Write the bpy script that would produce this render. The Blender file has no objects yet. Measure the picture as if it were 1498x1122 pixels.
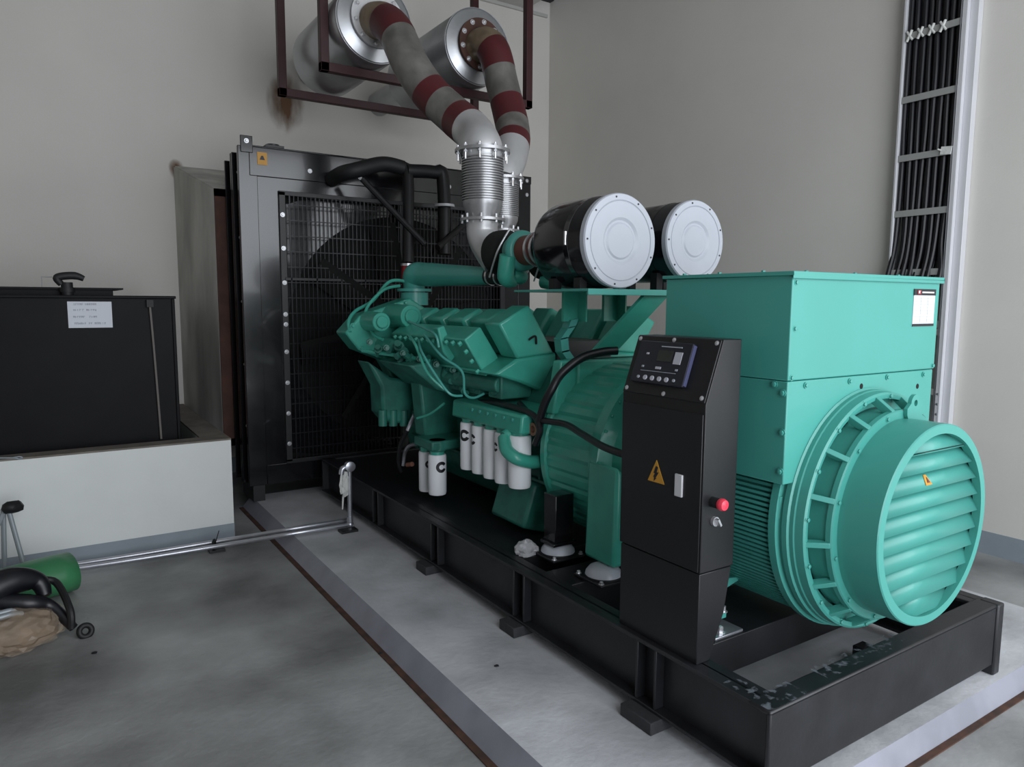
import bpy, bmesh, math, random
from mathutils import Vector, Matrix, Quaternion
random.seed(7)
PI = math.pi
V = Vector
scn = bpy.context.scene
COL = scn.collection

# ------------------------------------------------------------------ camera
F, YAW, PIT, ROL, H = 1052.43, math.radians(33.099), math.radians(-6.395), math.radians(.2935), 1.6
fw = V((math.sin(YAW)*math.cos(PIT), math.cos(YAW)*math.cos(PIT), math.sin(PIT)))
rt0 = V((math.cos(YAW), -math.sin(YAW), 0)); up0 = rt0.cross(fw)
rt = rt0*math.cos(ROL) + up0*math.sin(ROL); up = -rt0*math.sin(ROL) + up0*math.cos(ROL)
cd = bpy.data.cameras.new('camera'); cam = bpy.data.objects.new('camera', cd); COL.objects.link(cam)
cd.sensor_width = 36; cd.lens = F/1498*36; cd.clip_start = .02; cd.clip_end = 100
cam.matrix_world = Matrix(((rt.x, up.x, -fw.x, 0), (rt.y, up.y, -fw.y, 0), (rt.z, up.z, -fw.z, H), (0, 0, 0, 1)))
scn.camera = cam

def at(px, py, ax, v):
    "the world point seen at a photo pixel that lies on the plane ax = v"
    d = rt*((px-749)/F) - up*((py-561)/F) + fw
    o = V((0, 0, H)); i = 'xyz'.index(ax)
    return o + d*((v-o[i])/d[i])

# ------------------------------------------------------------------ materials
def srgb(c): return tuple(((x/12.92) if x <= .04045 else ((x+.055)/1.055)**2.4) for x in c)
def mat(name, col, rough=.5, metal=0, var=0, vscale=4, bump=0, bscale=40, coat=0, spec=.5, col2=None, lin=True, emis=0, alpha=1, stretch=None, detail=6, contrast=(.35, .65)):
    m = bpy.data.materials.new(name); m.use_nodes = True
    nt = m.node_tree; b = nt.nodes['Principled BSDF']
    c = col if lin else srgb(col)
    b.inputs['Base Color'].default_value = (*c, 1)
    b.inputs['Roughness'].default_value = rough; b.inputs['Metallic'].default_value = metal
    b.inputs['Specular IOR Level'].default_value = spec
    if coat: b.inputs['Coat Weight'].default_value = coat; b.inputs['Coat Roughness'].default_value = .06
    if emis: b.inputs['Emission Color'].default_value = (*c, 1); b.inputs['Emission Strength'].default_value = emis
    if alpha < 1: b.inputs['Alpha'].default_value = alpha
    if var or bump or col2:
        tc = nt.nodes.new('ShaderNodeTexCoord'); mp = nt.nodes.new('ShaderNodeMapping')
        nt.links.new(tc.outputs['Object'], mp.inputs[0])
        if stretch: mp.inputs['Scale'].default_value = stretch
    if var or col2:
        n = nt.nodes.new('ShaderNodeTexNoise'); n.inputs['Scale'].default_value = vscale; n.inputs['Detail'].default_value = detail
        nt.links.new(mp.outputs[0], n.inputs['Vector'])
        r = nt.nodes.new('ShaderNodeValToRGB')
        d = col2 if col2 else tuple(x*(1-var) for x in c)
        r.color_ramp.elements[0].color = (*d, 1); r.color_ramp.elements[1].color = (*c, 1)
        r.color_ramp.elements[0].position, r.color_ramp.elements[1].position = contrast
        nt.links.new(n.outputs['Fac'], r.inputs[0]); nt.links.new(r.outputs[0], b.inputs['Base Color'])
    if bump:
        n2 = nt.nodes.new('ShaderNodeTexNoise'); n2.inputs['Scale'].default_value = bscale; n2.inputs['Detail'].default_value = 4
        nt.links.new(mp.outputs[0], n2.inputs['Vector'])
        bp = nt.nodes.new('ShaderNodeBump'); bp.inputs['Strength'].default_value = bump; bp.inputs['Distance'].default_value = .01
        nt.links.new(n2.outputs['Fac'], bp.inputs['Height']); nt.links.new(bp.outputs[0], b.inputs['Normal'])
    return m
M = dict(
    wall=mat('wall_paint', (.68, .655, .615), .75, var=.07, vscale=.9, bump=.08, bscale=60),
    ceil=mat('ceiling_paint', (.50, .49, .47), .8, var=.06, vscale=1),
    floor=mat('floor_concrete', (.40, .405, .405), .55, col2=(.13, .132, .13), vscale=1.5, detail=12, bump=.25, bscale=30, contrast=(.30, .68)),
    slab=mat('slab_concrete', (.62, .63, .66), .6, col2=(.36, .365, .385), vscale=2.6, detail=10, bump=.25, bscale=28, contrast=(.3, .7)),
    slab_side=mat('slab_side_grey', (.29, .295, .345), .45, var=.2, vscale=5),
    rust=mat('rust_line', (.085, .036, .022), .85, col2=(.035, .02, .014), vscale=14),
    bband=mat('grey_paint_band', (.27, .31, .35), .55, var=.12, vscale=5),
    green=mat('teal_green_paint', (.062, .325, .278), .40, var=.05, vscale=3, coat=.12),
    green2=mat('engine_green_paint', (.052, .38, .29), .36, var=.18, vscale=7, coat=.2),
    black=mat('black_gloss_paint', (.0055, .0055, .007), .17, coat=.3, bump=.012, bscale=7),
    blacks=mat('black_satin_paint', (.0095, .0095, .011), .42, var=.2, vscale=9),
    frame=mat('frame_black_paint', (.0095, .0095, .011), .42, col2=(.017, .0175, .021), vscale=6, bump=.06, bscale=40),
    cab=mat('cabinet_powder_black', (.011, .011, .0125), .36, spec=.4, bump=.05, bscale=260),
    rubber=mat('black_rubber', (.008, .008, .009), .6),
    cable=mat('cable_sheath', (.006, .006, .009), .38),
    block=mat('grey_rubber_block', (.035, .036, .04), .8, var=.25, vscale=30, bump=.2, bscale=60),
    white=mat('white_filter_paint', (.86, .88, .92), .42, var=.03, vscale=9),
    cap=mat('white_cap_paint', (.46, .485, .54), .36, var=.03, vscale=10),
    alu=mat('aluminium_cladding', (.50, .51, .53), .34, metal=.85, var=.16, vscale=4, bump=.05, bscale=16, stretch=(1, 1, 1)),
    alu2=mat('aluminium_paint', (.62, .62, .63), .42, metal=.55, var=.1, vscale=7),
    steel=mat('bare_steel_pipe', (.235, .225, .21), .45, metal=.45, var=.4, vscale=7, bump=.06, bscale=25),
    green_shaded=mat('engine_green_shaded', (.03, .20, .155), .45, var=.4, vscale=9),  # engine green darkened: shade on the block parts is put into the colour
    tan=mat('heat_tan_pipe', (.27, .2, .13), .55, metal=.3, var=.4, vscale=9),
    bellow=mat('bellows_steel', (.42, .42, .43), .36, metal=.75, var=.1, vscale=20),
    redp=mat('red_primer_band', (.080, .008, .011), .5, var=.15, vscale=9),
    redf=mat('dark_red_oxide', (.040, .0055, .0085), .5, var=.25, vscale=9),
    galv=mat('galvanised_steel', (.56, .57, .62), .3, metal=.8, var=.15, vscale=12),
    zinc=mat('zinc_bolt', (.62, .62, .64), .3, metal=.7),
    silver=mat('silver_paint_rail', (.66, .66, .69), .45, metal=.2, var=.05),
    duct=mat('duct_sheet', (.58, .565, .53), .7, col2=(.34, .335, .31), vscale=3, detail=9, stretch=(1, 1, .35)),
    rustf=mat('rust_frame', (.075, .03, .02), .8, var=.4, vscale=9),
    bund=mat('bund_white_paint', (.74, .765, .75), .6, var=.05, vscale=3, bump=.06),
    bundtop=mat('bund_bare_cement', (.21, .185, .16), .8, var=.3, vscale=9),
    tank=mat('tank_black_paint', (.0075, .0073, .0083), .5, spec=.12, var=.25, vscale=5),
    paper=mat('white_paper', (.62, .64, .70), .6),
    ink=mat('grey_ink', (.36, .38, .43), .7),
    dark=mat('black_ink', (.010, .010, .014), .5),
    yellow=mat('yellow_sticker', (.52, .255, .03), .5),
    redhose=mat('red_brown_hose', (.135, .035, .022), .5),
    redcap=mat('red_cap', (.30, .018, .022), .35),
    red=mat('red_button', (.80, .045, .085), .3, coat=.4),
    panel=mat('controller_face', (.011, .012, .020), .3),
    lcd=mat('lcd_glass', (.022, .026, .022), .15),
    key=mat('pale_button', (.48, .48, .54), .45),
    edge=mat('controller_edge', (.075, .08, .16), .3),
    tarp=mat('green_tarp', (.05, .23, .10), .38, var=.12, vscale=6),
    brown=mat('brown_bundle', (.17, .10, .055), .5, col2=(.07, .045, .03), vscale=9, bump=.3, bscale=14),
    tape=mat('white_tape', (.62, .62, .60), .6, bump=.3, bscale=60),
    dull=mat('dull_black_void', (.004, .004, .004), .9),
    grey=mat('dark_grey_roof', (.02, .022, .028), .7),
    stand=mat('grey_stand_tube', (.26, .29, .31), .45, metal=.2),
    copper=mat('copper_fitting', (.30, .13, .09), .45, metal=.3),
)
def plastic(name, tint, a):
    m = bpy.data.materials.new(name); m.use_nodes = True; nt = m.node_tree
    b = nt.nodes['Principled BSDF']; b.inputs['Base Color'].default_value = (*tint, 1)
    b.inputs['Roughness'].default_value = .18; b.inputs['Alpha'].default_value = a
    return m
M['film'] = plastic('clear_film', (.75, .75, .78), .42)
M['wrap'] = plastic('clear_wrap', (.62, .5, .38), .28)

# ------------------------------------------------------------------ mesh builder
def frame(d):
    d = V(d).normalized(); a = V((0, 0, 1)) if abs(d.z) < .9 else V((1, 0, 0))
    x = a.cross(d).normalized(); return x, d.cross(x), d
class MB:
    def __init__(s): s.v = []; s.f = []; s.m = []; s.cm = 0
    def mi(s, i): s.cm = i; return s
    def add(s, vs, fs):
        o = len(s.v); s.v += [V(p) for p in vs]; s.f += [tuple(o+i for i in f) for f in fs]; s.m += [s.cm]*len(fs); return s
    def box(s, a, b):
        x0, y0, z0 = (min(a[i], b[i]) for i in range(3)); x1, y1, z1 = (max(a[i], b[i]) for i in range(3))
        return s.add([(x0,y0,z0),(x1,y0,z0),(x1,y1,z0),(x0,y1,z0),(x0,y0,z1),(x1,y0,z1),(x1,y1,z1),(x0,y1,z1)],
                     [(0,3,2,1),(4,5,6,7),(0,1,5,4),(1,2,6,5),(2,3,7,6),(3,0,4,7)])
    def obox(s, c, ax, ay, az):
        "box with centre c and half-axis vectors"
        c, ax, ay, az = map(V, (c, ax, ay, az)); vs = []
        for k in (-1, 1):
            for i, j in ((-1,-1),(1,-1),(1,1),(-1,1)): vs.append(c+ax*i+ay*j+az*k)
        return s.add(vs, [(0,3,2,1),(4,5,6,7),(0,1,5,4),(1,2,6,5),(2,3,7,6),(3,0,4,7)])
    def prism(s, pts, vec):
        "polygon (3-D points) pushed along vec"
        n = len(pts); vec = V(vec); p = [V(q) for q in pts]
        return s.add(p+[q+vec for q in p], [tuple(range(n))[::-1], tuple(range(n, 2*n))]+[(i, (i+1) % n, n+(i+1) % n, n+i) for i in range(n)])
    def lathe(s, o, d, prof, seg=32, a0=0, a1=2*PI):
        "prof: (radius, distance along d); closed sweep"
        o = V(o); x, y, d = frame(d); full = abs(a1-a0-2*PI) < 1e-6; ns = seg if full else seg+1
        vs = []
        for r, t in prof:
            for k in range(ns):
                a = a0+(a1-a0)*k/seg; vs.append(o+d*t+(x*math.cos(a)+y*math.sin(a))*max(r, 1e-5))
        fs = []
        for i in range(len(prof)-1):
            for k in range(seg):
                k2 = (k+1) % ns; fs.append((i*ns+k, i*ns+k2, (i+1)*ns+k2, (i+1)*ns+k))
        return s.add(vs, fs)
    def cyl(s, a, b, r, r2=None, seg=24):
        a, b = V(a), V(b); L = (b-a).length; r2 = r if r2 is None else r2
        return s.lathe(a, b-a, [(0, 0), (r, 0), (r2, L), (0, L)], seg)
    def ring(s, o, d, r0, r1, L, seg=40):
        return s.lathe(o, d, [(r0, 0), (r1, 0), (r1, L), (r0, L), (r0, 0)], seg)
    def tube(s, pts, r, seg=10, smooth=6, cap=True):
        pts = [V(p) for p in pts]; n = len(pts)
        rs = r if isinstance(r, (list, tuple)) else [r]*n
        P, R = [], []
        if smooth and n > 2:
            for i in range(n-1):
                p0, p1, p2, p3 = pts[max(i-1, 0)], pts[i], pts[i+1], pts[min(i+2, n-1)]
                for k in range(smooth):
                    t = k/smooth
                    P.append(.5*((2*p1)+(-p0+p2)*t+(2*p0-5*p1+4*p2-p3)*t*t+(-p0+3*p1-3*p2+p3)*t**3)); R.append(rs[i]*(1-t)+rs[i+1]*t)
            P.append(pts[-1]); R.append(rs[-1])
        else: P, R = pts, rs
        N = len(P); T = [(P[min(i+1, N-1)]-P[max(i-1, 0)]).normalized() for i in range(N)]
        x, y, _ = frame(T[0]); vs = []; fs = []
        for i in range(N):
            if i:
                q = T[i-1].rotation_difference(T[i]); x = q @ x
            x = (x-T[i]*x.dot(T[i])).normalized(); y = T[i].cross(x)
            for k in range(seg):
                a = 2*PI*k/seg; vs.append(P[i]+(x*math.cos(a)+y*math.sin(a))*R[i])
        for i in range(N-1):
            for k in range(seg):
                k2 = (k+1) % seg; fs.append((i*seg+k, i*seg+k2, (i+1)*seg+k2, (i+1)*seg+k))
        if cap: fs.append(tuple(range(seg))[::-1]); fs.append(tuple((N-1)*seg+k for k in range(seg)))
        return s.add(vs, fs)
    def ball(s, c, r, sz=1, seg=16):
        prof = [(r*math.sin(PI*i/8), -r*sz*math.cos(PI*i/8)) for i in range(9)]
        return s.lathe(c, (0, 0, 1), prof, seg)
    def mirror(s, cx):
        "a second copy mirrored about x = cx"
        o = len(s.v); n = len(s.f)
        s.v += [V((2*cx-p.x, p.y, p.z)) for p in s.v]
        s.f += [tuple(o+i for i in f[::-1]) for f in s.f[:n]]; s.m += s.m[:n]; return s
    def build(s, name, ms, parent=None, bevel=0, ang=35, loc=None, flat=False):
        ms = ms if isinstance(ms, (list, tuple)) else [ms]
        root = parent
        off = V((0, 0, 0))
        while root is not None:
            off += V(root.location); root = root.parent
        if loc is not None: loc = V(loc)
        o_ = off + (loc-off if loc is not None else V((0, 0, 0)))
        me = bpy.data.meshes.new(name); me.from_pydata([tuple(p-o_) for p in s.v], [], s.f)
        bm = bmesh.new(); bm.from_mesh(me)
        bmesh.ops.remove_doubles(bm, verts=bm.verts, dist=1e-5)
        bmesh.ops.recalc_face_normals(bm, faces=bm.faces)
        for f_ in bm.faces: f_.smooth = not flat
        bm.to_mesh(me); bm.free()
        # material indices (faces can be lost by merging: fall back on order)
        if len(ms) > 1 and len(me.polygons) == len(s.m):
            me.polygons.foreach_set('material_index', s.m)
        for m_ in ms: me.materials.append(m_ if not isinstance(m_, str) else M[m_])
        me.set_sharp_from_angle(angle=math.radians(ang))
        o = bpy.data.objects.new(name, me); COL.objects.link(o)
        if parent is not None: o.parent = parent
        if loc is not None: o.location = o_-off
        if bevel:
            b = o.modifiers.new('bevel', 'BEVEL'); b.width = bevel; b.segments = 2; b.limit_method = 'ANGLE'; b.angle_limit = math.radians(40)
        return o

def tag(o, label, cat, group=None, kind=None):
    o['label'] = label; o['category'] = cat
    if group: o['group'] = group
    if kind: o['kind'] = kind
    return o
def thing(name, loc, label, cat, group=None):
    o = bpy.data.objects.new(name, None); o.empty_display_size = .1; COL.objects.link(o); o.location = loc
    return tag(o, label, cat, group)
def struct(o, label=None, cat=None):
    o['kind'] = 'structure'
    if label: o['label'] = label
    if cat: o['category'] = cat
    return o
def copies(proto, spots, parent):
    "further copies of one small part at world offsets (first spot is the prototype's own)"
    for d in spots:
        c = proto.copy(); COL.objects.link(c); c.parent = parent; c.location = V(proto.location)+V(d)
def bolts(parent, spots, axis, r=.011, h=.011, m='zinc', name='bolt', washer=True):
    "hexagon bolts as parts of their own"
    if not spots: return
    p0 = V(spots[0]); b = MB(); ax = V(axis).normalized()
    if washer: b.lathe(p0-ax*.002, ax, [(0, 0), (r*1.5, 0), (r*1.5, .003), (0, .003)], 12)
    b.lathe(p0, ax, [(0, 0), (r, 0), (r, h), (r*.7, h*1.15), (0, h*1.15)], 6)
    o = b.build(name, m, parent, ang=25, loc=p0)
    copies(o, [V(q)-p0 for q in spots[1:]], parent)

CX = 2.66          # genset centre line
FL = -.09          # floor of the room; z = 0 is the top of the generator slab
WX = 5.33; WY = 7.385; CZ = 5.03; LX = -5.2; DY = -1.9

# ================================================================== ROOM
def wallbox(name, a, b, m): return struct(MB().box(a, b).build(name, m))
wallbox('floor', (LX-.2, DY-.2, FL-.2), (WX+.2, WY+.2, FL), 'floor')
OX0, OX1, OZ0, OZ1 = 1.10, 4.25, .60, 2.83        # radiator opening in the back wall
w = MB(); w.box((LX-.2, WY, FL), (OX0, WY+.2, CZ)); w.box((OX1, WY, FL), (WX+.2, WY+.2, CZ)); w.box((OX0, WY, FL), (OX1, WY+.2, OZ0)); w.box((OX0, WY, OZ1), (OX1, WY+.2, CZ)); w.box((LX-.2, WY, CZ), (WX+.2, WY+.2, CZ+.5))
struct(w.build('wall_back', 'wall'))
wallbox('wall_right', (WX, DY-.2, FL), (WX+.2, WY, CZ+.6), 'wall')
wallbox('wall_left', (LX-.2, DY, FL), (LX, WY, CZ), 'wall')
DX0, DX1, DZ1 = -.4, 5.2, 4.2                      # the wide open doorway the daylight comes through
w = MB(); w.box((LX-.2, DY-.2, FL), (DX0, DY, CZ)); w.box((DX1, DY-.2, FL), (WX, DY, CZ)); w.box((DX0, DY-.2, DZ1), (DX1, DY, CZ))
struct(w.build('wall_front', 'wall'))
wallbox('ceiling', (LX-.2, DY-.2, CZ), (WX-.42, WY+.2, CZ+.2), 'ceil')
# dark roof gap with rafters along the right wall
w = MB(); w.box((WX-.42, DY-.2, CZ+.5), (WX+.2, WY+.2, CZ+.6))
for i in range(8): w.box((WX-.42, .3+i*1.0, CZ+.15), (WX+.0, .38+i*1.0, CZ+.5))
struct(w.build('ceiling.001', 'grey'))
w = MB(); w.box((WX-.43, DY, CZ-.004), (WX-.36, WY, CZ+.03)); w.box((LX, WY-.03, CZ-.035), (WX-.05, WY-.001, CZ))
struct(w.build('trim_1', 'ceil'))
struct(MB().box((WX-.008, DY, FL), (WX, WY, .065)).build('baseboard_right', 'bband'))
struct(MB().box((1.12, WY-.008, FL), (WX-.008, WY, .065)).build('baseboard_back', 'bband'))
# generator slab with grey painted, slightly sloping sides and a rusty foot line
SX0, SX1, SY0, SY1 = 1.37, 4.3, 1.31, 6.05
s = MB()
t = [(SX0, SY0, 0), (SX1, SY0, 0), (SX1, SY1, 0), (SX0, SY1, 0)]
b_ = [(SX0-.07, SY0-.035, FL), (SX1+.03, SY0-.035, FL), (SX1+.03, SY1+.02, FL), (SX0-.07, SY1+.02, FL)]
s.add(t, [(0, 1, 2, 3)])
s.mi(1).add(b_+t, [(i, (i+1) % 4, 4+(i+1) % 4, 4+i) for i in range(4)])
struct(s.build('floor.001', ['slab', 'slab_side']))
s = MB(); s.box((SX0-.098, SY0-.06, FL), (SX0-.066, SY1, FL+.006)); s.box((SX0-.098, SY0-.06, FL), (SX1, SY0-.034, FL+.006))
struct(s.build('trim_2', 'rust'))

# ================================================================== WALL DUCT + LOUVRE behind the radiator
RY = 5.85
dx = thing('air_duct', (2.6, WY-.3, 1.6), 'grey sheet duct flaring from the radiator to the back wall opening', 'duct')
ry1 = RY+.42
o0 = [(OX0, WY+.02, OZ0), (OX1, WY+.02, OZ0), (OX1, WY+.02, OZ1), (OX0, WY+.02, OZ1)]
i0 = [(1.225, ry1, .42), (4.0, ry1, .42), (4.0, ry1, 2.49), (1.225, ry1, 2.49)]
d = MB()
for k in range(4):
    a, b = V(o0[k]), V(o0[(k+1) % 4]); c, e = V(i0[(k+1) % 4]), V(i0[k])
    n = (b-a).cross(e-a).normalized()*.012
    d.prism([a, b, c, e], n)
d.build('duct_panels', 'duct', dx)
fr = MB()
for (a, b) in (((1.215, ry1-.025, .40), (1.30, ry1+.0, 2.5)), ((3.96, ry1-.025, .40), (4.03, ry1+.0, 2.5)), ((1.215, ry1-.025, 2.44), (4.03, ry1+.0, 2.5)), ((1.215, ry1-.025, .40), (4.03, ry1+.0, .46))): fr.box(a, b)
fr.build('rusty_flange', 'rustf', dx)
lv = MB()
for i in range(20):
    z = OZ0+.05+i*.105; lv.obox((2.62, WY+.1, z), (1.6, 0, 0), (0, .05, .05), (0, -.003, .003))
lv.build('outlet_louvre', 'rustf', dx)

# rust stains on the back wall (thin flecks of real staining at the steel ends)
def stain(name, c, w_, h_, drips):
    m = bpy.data.materials.get('rust_stain')
    if not m:
        m = bpy.data.materials.new('rust_stain'); m.use_nodes = True; nt = m.node_tree; b = nt.nodes['Principled BSDF']
        b.inputs['Base Color'].default_value = (.16, .075, .03, 1); b.inputs['Roughness'].default_value = .8
        tc = nt.nodes.new('ShaderNodeTexCoord'); mp = nt.nodes.new('ShaderNodeMapping'); mp.inputs['Scale'].default_value = (1, 1, .35)
        n = nt.nodes.new('ShaderNodeTexNoise'); n.inputs['Scale'].default_value = 16; n.inputs['Detail'].default_value = 8
        g = nt.nodes.new('ShaderNodeTexGradient'); g.gradient_type = 'SPHERICAL'
        mu = nt.nodes.new('ShaderNodeMath'); mu.operation = 'MULTIPLY'
        cr = nt.nodes.new('ShaderNodeValToRGB'); cr.color_ramp.elements[0].position = .08; cr.color_ramp.elements[1].position = .42
        cr.color_ramp.elements[1].color = (.8, .8, .8, 1)
        nt.links.new(tc.outputs['Object'], mp.inputs[0]); nt.links.new(mp.outputs[0], n.inputs[0])
        mp2 = nt.nodes.new('ShaderNodeMapping'); nt.links.new(tc.outputs['UV'], mp2.inputs[0]); mp2.inputs['Location'].default_value = (-1, -1, 0); mp2.inputs['Scale'].default_value = (2, 2, 1)
        nt.links.new(mp2.outputs[0], g.inputs[0]); nt.links.new(g.outputs['Fac'], mu.inputs[0]); nt.links.new(n.outputs['Fac'], mu.inputs[1])
        nt.links.new(mu.outputs[0], cr.inputs[0]); nt.links.new(cr.outputs[0], b.inputs['Alpha'])
    o = MB().add([(c[0]-w_, WY-.002, c[2]-h_), (c[0]+w_, WY-.002, c[2]-h_), (c[0]+w_, WY-.002, c[2]+h_), (c[0]-w_, WY-.002, c[2]+h_)], [(0, 1, 2, 3)]).build(name, m)
    uv = o.data.uv_layers.new(name='UVMap')
    for lp in o.data.loops:
        p = o.data.vertices[lp.vertex_index].co; uv.data[lp.index].uv = ((p.x-c[0]+w_)/(2*w_), (p.z-c[2]+h_)/(2*h_))
    return o
c = at(418, 150, 'y', WY); struct(stain('trim_3', c, .24, .36, 0))
c = at(258, 247, 'y', WY); struct(stain('trim_4', c, .09, .11, 0))

# ================================================================== SILENCERS, HANGERS, EXHAUST
SR = .40
def silencer(xc, zc, y0, y1, label, r, tip=0, flange='alu2'):
    s = thing('exhaust_silencer', (xc, (y0+y1)/2, zc), label, 'silencer', 'exhaust silencers')
    b = MB(); b.lathe((xc, y0, zc), (0, 1, 0), [(r*.985, .0), (r, .015), (r, y1-y0)], 56)
    b.build('body', 'alu', s)
    b = MB(); b.lathe((xc, y0, zc), (0, 1, 0), [(.13, -.03), (r*.62, -.02), (r*.8, -.015), (r*.985, .012), (r*1.012, .012), (r*1.012, .04), (r, .04)], 56)
    b.build('front_cap', 'alu', s)
    b = MB(); b.lathe((xc, y1, zc), (0, 1, 0), [(r, 0), (r*.9, .06), (.2, .09), (0, .09)], 40)
    b.cyl((xc+tip, y1-.05, zc+tip), (xc+tip, WY-.004, zc+tip), .12, seg=32)
    b.build('tail_cone', 'alu', s)
    fl = MB(); fl.ring((xc, y0-.055, zc), (0, 1, 0), .11, .205, .022); f_ = fl.build('inlet_flange', flange, s)
    bolts(f_, [(xc+.178*math.cos(k*PI/5+.2), y0-.055, zc+.178*math.sin(k*PI/5+.2)) for k in range(10)], (0, -1, 0), .014, .016)
    return s
s1 = at(549, 31, 'y', 5.25); s2 = at(700, 68, 'y', 5.3)
silencer(s1.x, s1.z, 5.25, 6.33, 'large aluminium clad exhaust silencer nearer the left end of the red hangers', .295, .19)
silencer(s2.x, s2.z, 5.3, 6.45, 'aluminium clad exhaust silencer behind the first pipe, nearer the room corner', .30, 0, flange='rustf')

def hanger(y, pl, pr, pb, label, xr2=None):
    a = at(pl, pb, 'y', y); b = at(pr, 100, 'y', y); z = a.z; t = .032
    h = thing('steel_hanger', (a.x, y, z), label, 'hanger', 'red steel hangers')
    for x in (a.x, b.x):
        MB().box((x-t, y-t, z-t), (x+t, y+t, CZ)).build('hanger_post', 'redf', h, bevel=.004)
    MB().box((a.x-t, y-t, z-t), (b.x+t, y+t, z+t)).build('cross_bar', 'redf', h, bevel=.004)
    return z
zA = hanger(6.24, 413, 694, 135, 'dark red steel hanger frame farther back, under the rear ends of the silencers')
yB = 5.45
a = at(472, 97, 'y', yB)
hanger(yB, 474, 772, 98, 'dark red steel hanger frame standing clear of the wall, under the silencer fronts')

def exhaust(pts, rad, bands, mats, label, b0, b1, br, turbo_pts, nb=10, turbo_r=.1):
    "pts: centre line from silencer to bellows top; bands: (start, end) fractions painted red"
    e = thing('exhaust_pipe', pts[-1], label, 'pipe', 'exhaust pipes')
    # resample centre line
    n = len(pts); P = []; S = 14
    for i in range(n-1):
        p0, p1, p2, p3 = pts[max(i-1, 0)], pts[i], pts[i+1], pts[min(i+2, n-1)]
        for k in range(S):
            t = k/S; P.append(.5*((2*p1)+(-p0+p2)*t+(2*p0-5*p1+4*p2-p3)*t*t+(-p0+3*p1-3*p2+p3)*t**3))
    P.append(pts[-1]); L = [0]
    for i in range(1, len(P)): L.append(L[-1]+(P[i]-P[i-1]).length)
    tot = L[-1]
    def sub(f0, f1):
        out = []
        def ev(f):
            d = f*tot
            for i in range(1, len(P)):
                if L[i] >= d-1e-9:
                    t = (d-L[i-1])/max(L[i]-L[i-1], 1e-9); return P[i-1].lerp(P[i], t)
            return P[-1]
        out.append(ev(f0)); out += [P[i] for i in range(len(P)) if f0*tot+.004 < L[i] < f1*tot-.004]; out.append(ev(f1)); return out
    prev = 0
    segs = []
    for k, (f0, f1) in enumerate(bands):
        if f0 > prev: segs.append((prev, f0, mats[k], 'pipe_section', rad))
        segs.append((f0, f1, 'redp', 'red_band', rad*1.012)); prev = f1
    segs.append((prev, 1, mats[len(bands)], 'elbow', rad))
    for f0, f1, m_, nm, r_ in segs:
        MB().tube(sub(f0, f1), r_, 32, 0).build(nm, m_, e)
    # bellows, vertical
    x, y = b0.x, b0.y; z0, z1 = b0.z, b1.z
    prof = [(br*.97, 0)]
    zt = z0-.03; ncor = 17; zb = z1+(z0-z1)*.27; st = (zt-zb)/ncor
    prof += [(br*.97, z0-zt)]
    for i in range(ncor):
        q = z0-(zt-i*st); prof += [(br*1.04, q+st*.2), (br*1.04, q+st*.55), (br*.93, q+st*.75), (br*.93, q+st*.95)]
    prof += [(br*1.0, z0-zb), (br*.98, z0-zb+.03), (br*.76, z0-z1-.012), (br*.76, z0-z1)]
    MB().lathe(b0, (b1-b0), prof, 40).build('bellows', 'bellow', e)
    f1_ = MB().ring(b0+V((0, 0, .0)), (0, 0, 1), rad*.8, br*1.36, .018).build('upper_flange', 'bellow', e)
    bo = []
    for k in range(nb):
        a = k*2*PI/nb+.3; bo.append((x+br*1.22*math.cos(a), y+br*1.22*math.sin(a), z0+.018))
    p0 = V(bo[0]); q = MB(); q.lathe(p0, (0, 0, 1), [(0, 0), (.013, 0), (.013, .012), (0, .012)], 6); q.cyl(p0+V((0, 0, .022)), p0-V((0, 0, .075)), .0065, seg=8); q.lathe(p0-V((0, 0, .034)), (0, 0, 1), [(0, 0), (.013, 0), (.013, .012), (0, .012)], 6)
    o = q.build('flange_bolt', 'zinc', f1_, loc=p0); copies(o, [V(t)-p0 for t in bo[1:]], f1_)
    f2_ = MB().ring(V((b1.x, b1.y, z1-.014)), (0, 0, 1), br*.6, br*1.12, .016).build('lower_flange', 'bellow', e)
    bo = [(b1.x+br*1.0*math.cos(k*2*PI/8+.2), b1.y+br*1.0*math.sin(k*2*PI/8+.2), z1+.002) for k in range(8)]
    p0 = V(bo[0]); q = MB(); q.cyl(p0-V((0, 0, .03)), p0+V((0, 0, .024)), .008, seg=6)
    o = q.build('flange_bolt', 'zinc', f2_, loc=p0); copies(o, [V(t)-p0 for t in bo[1:]], f2_)
    MB().tube([V((b1.x, b1.y, z1-.01))]+turbo_pts, [br*.78]*2+[br*.74]*(len(turbo_pts)-1), 28, 8).build('outlet_elbow', 'alu2', e)
    return e
B1 = at(706, 224, 'x', 2.38)      # top flange of the nearer bellows
d1 = B1.y
B1b = at(711, 321, 'y', d1); B1b.x = B1.x
TB = V((2.395, d1-.22, 1.83))       # nearer turbocharger
p = [at(549, 31, 'y', 5.2), at(562, 32, 'y', 5.06), at(579, 48, 'y', 4.9), at(602, 97, 'y', 4.72), at(630, 137, 'y', 4.6), at(663, 168, 'y', 4.42), at(692, 193, 'y', 4.2), at(704, 213, 'y', d1+.01), B1+V((0, 0, .0))]
exhaust(p, .128, [(.105, .235), (.51, .595), (.715, .80)], ['tan', 'steel', 'steel', 'alu2'], 'nearer exhaust pipe with red bands dropping from the left silencer to silver bellows', B1, B1b, .128,
        [V((2.38, d1, B1b.z-.1)), V((2.39, d1-.07, 1.92)), V((2.40, d1-.16, 1.84))])
B2 = at(735, 264, 'x', 2.87); B2b = at(738, 337, 'y', B2.y); B2b.x = B2.x
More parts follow.
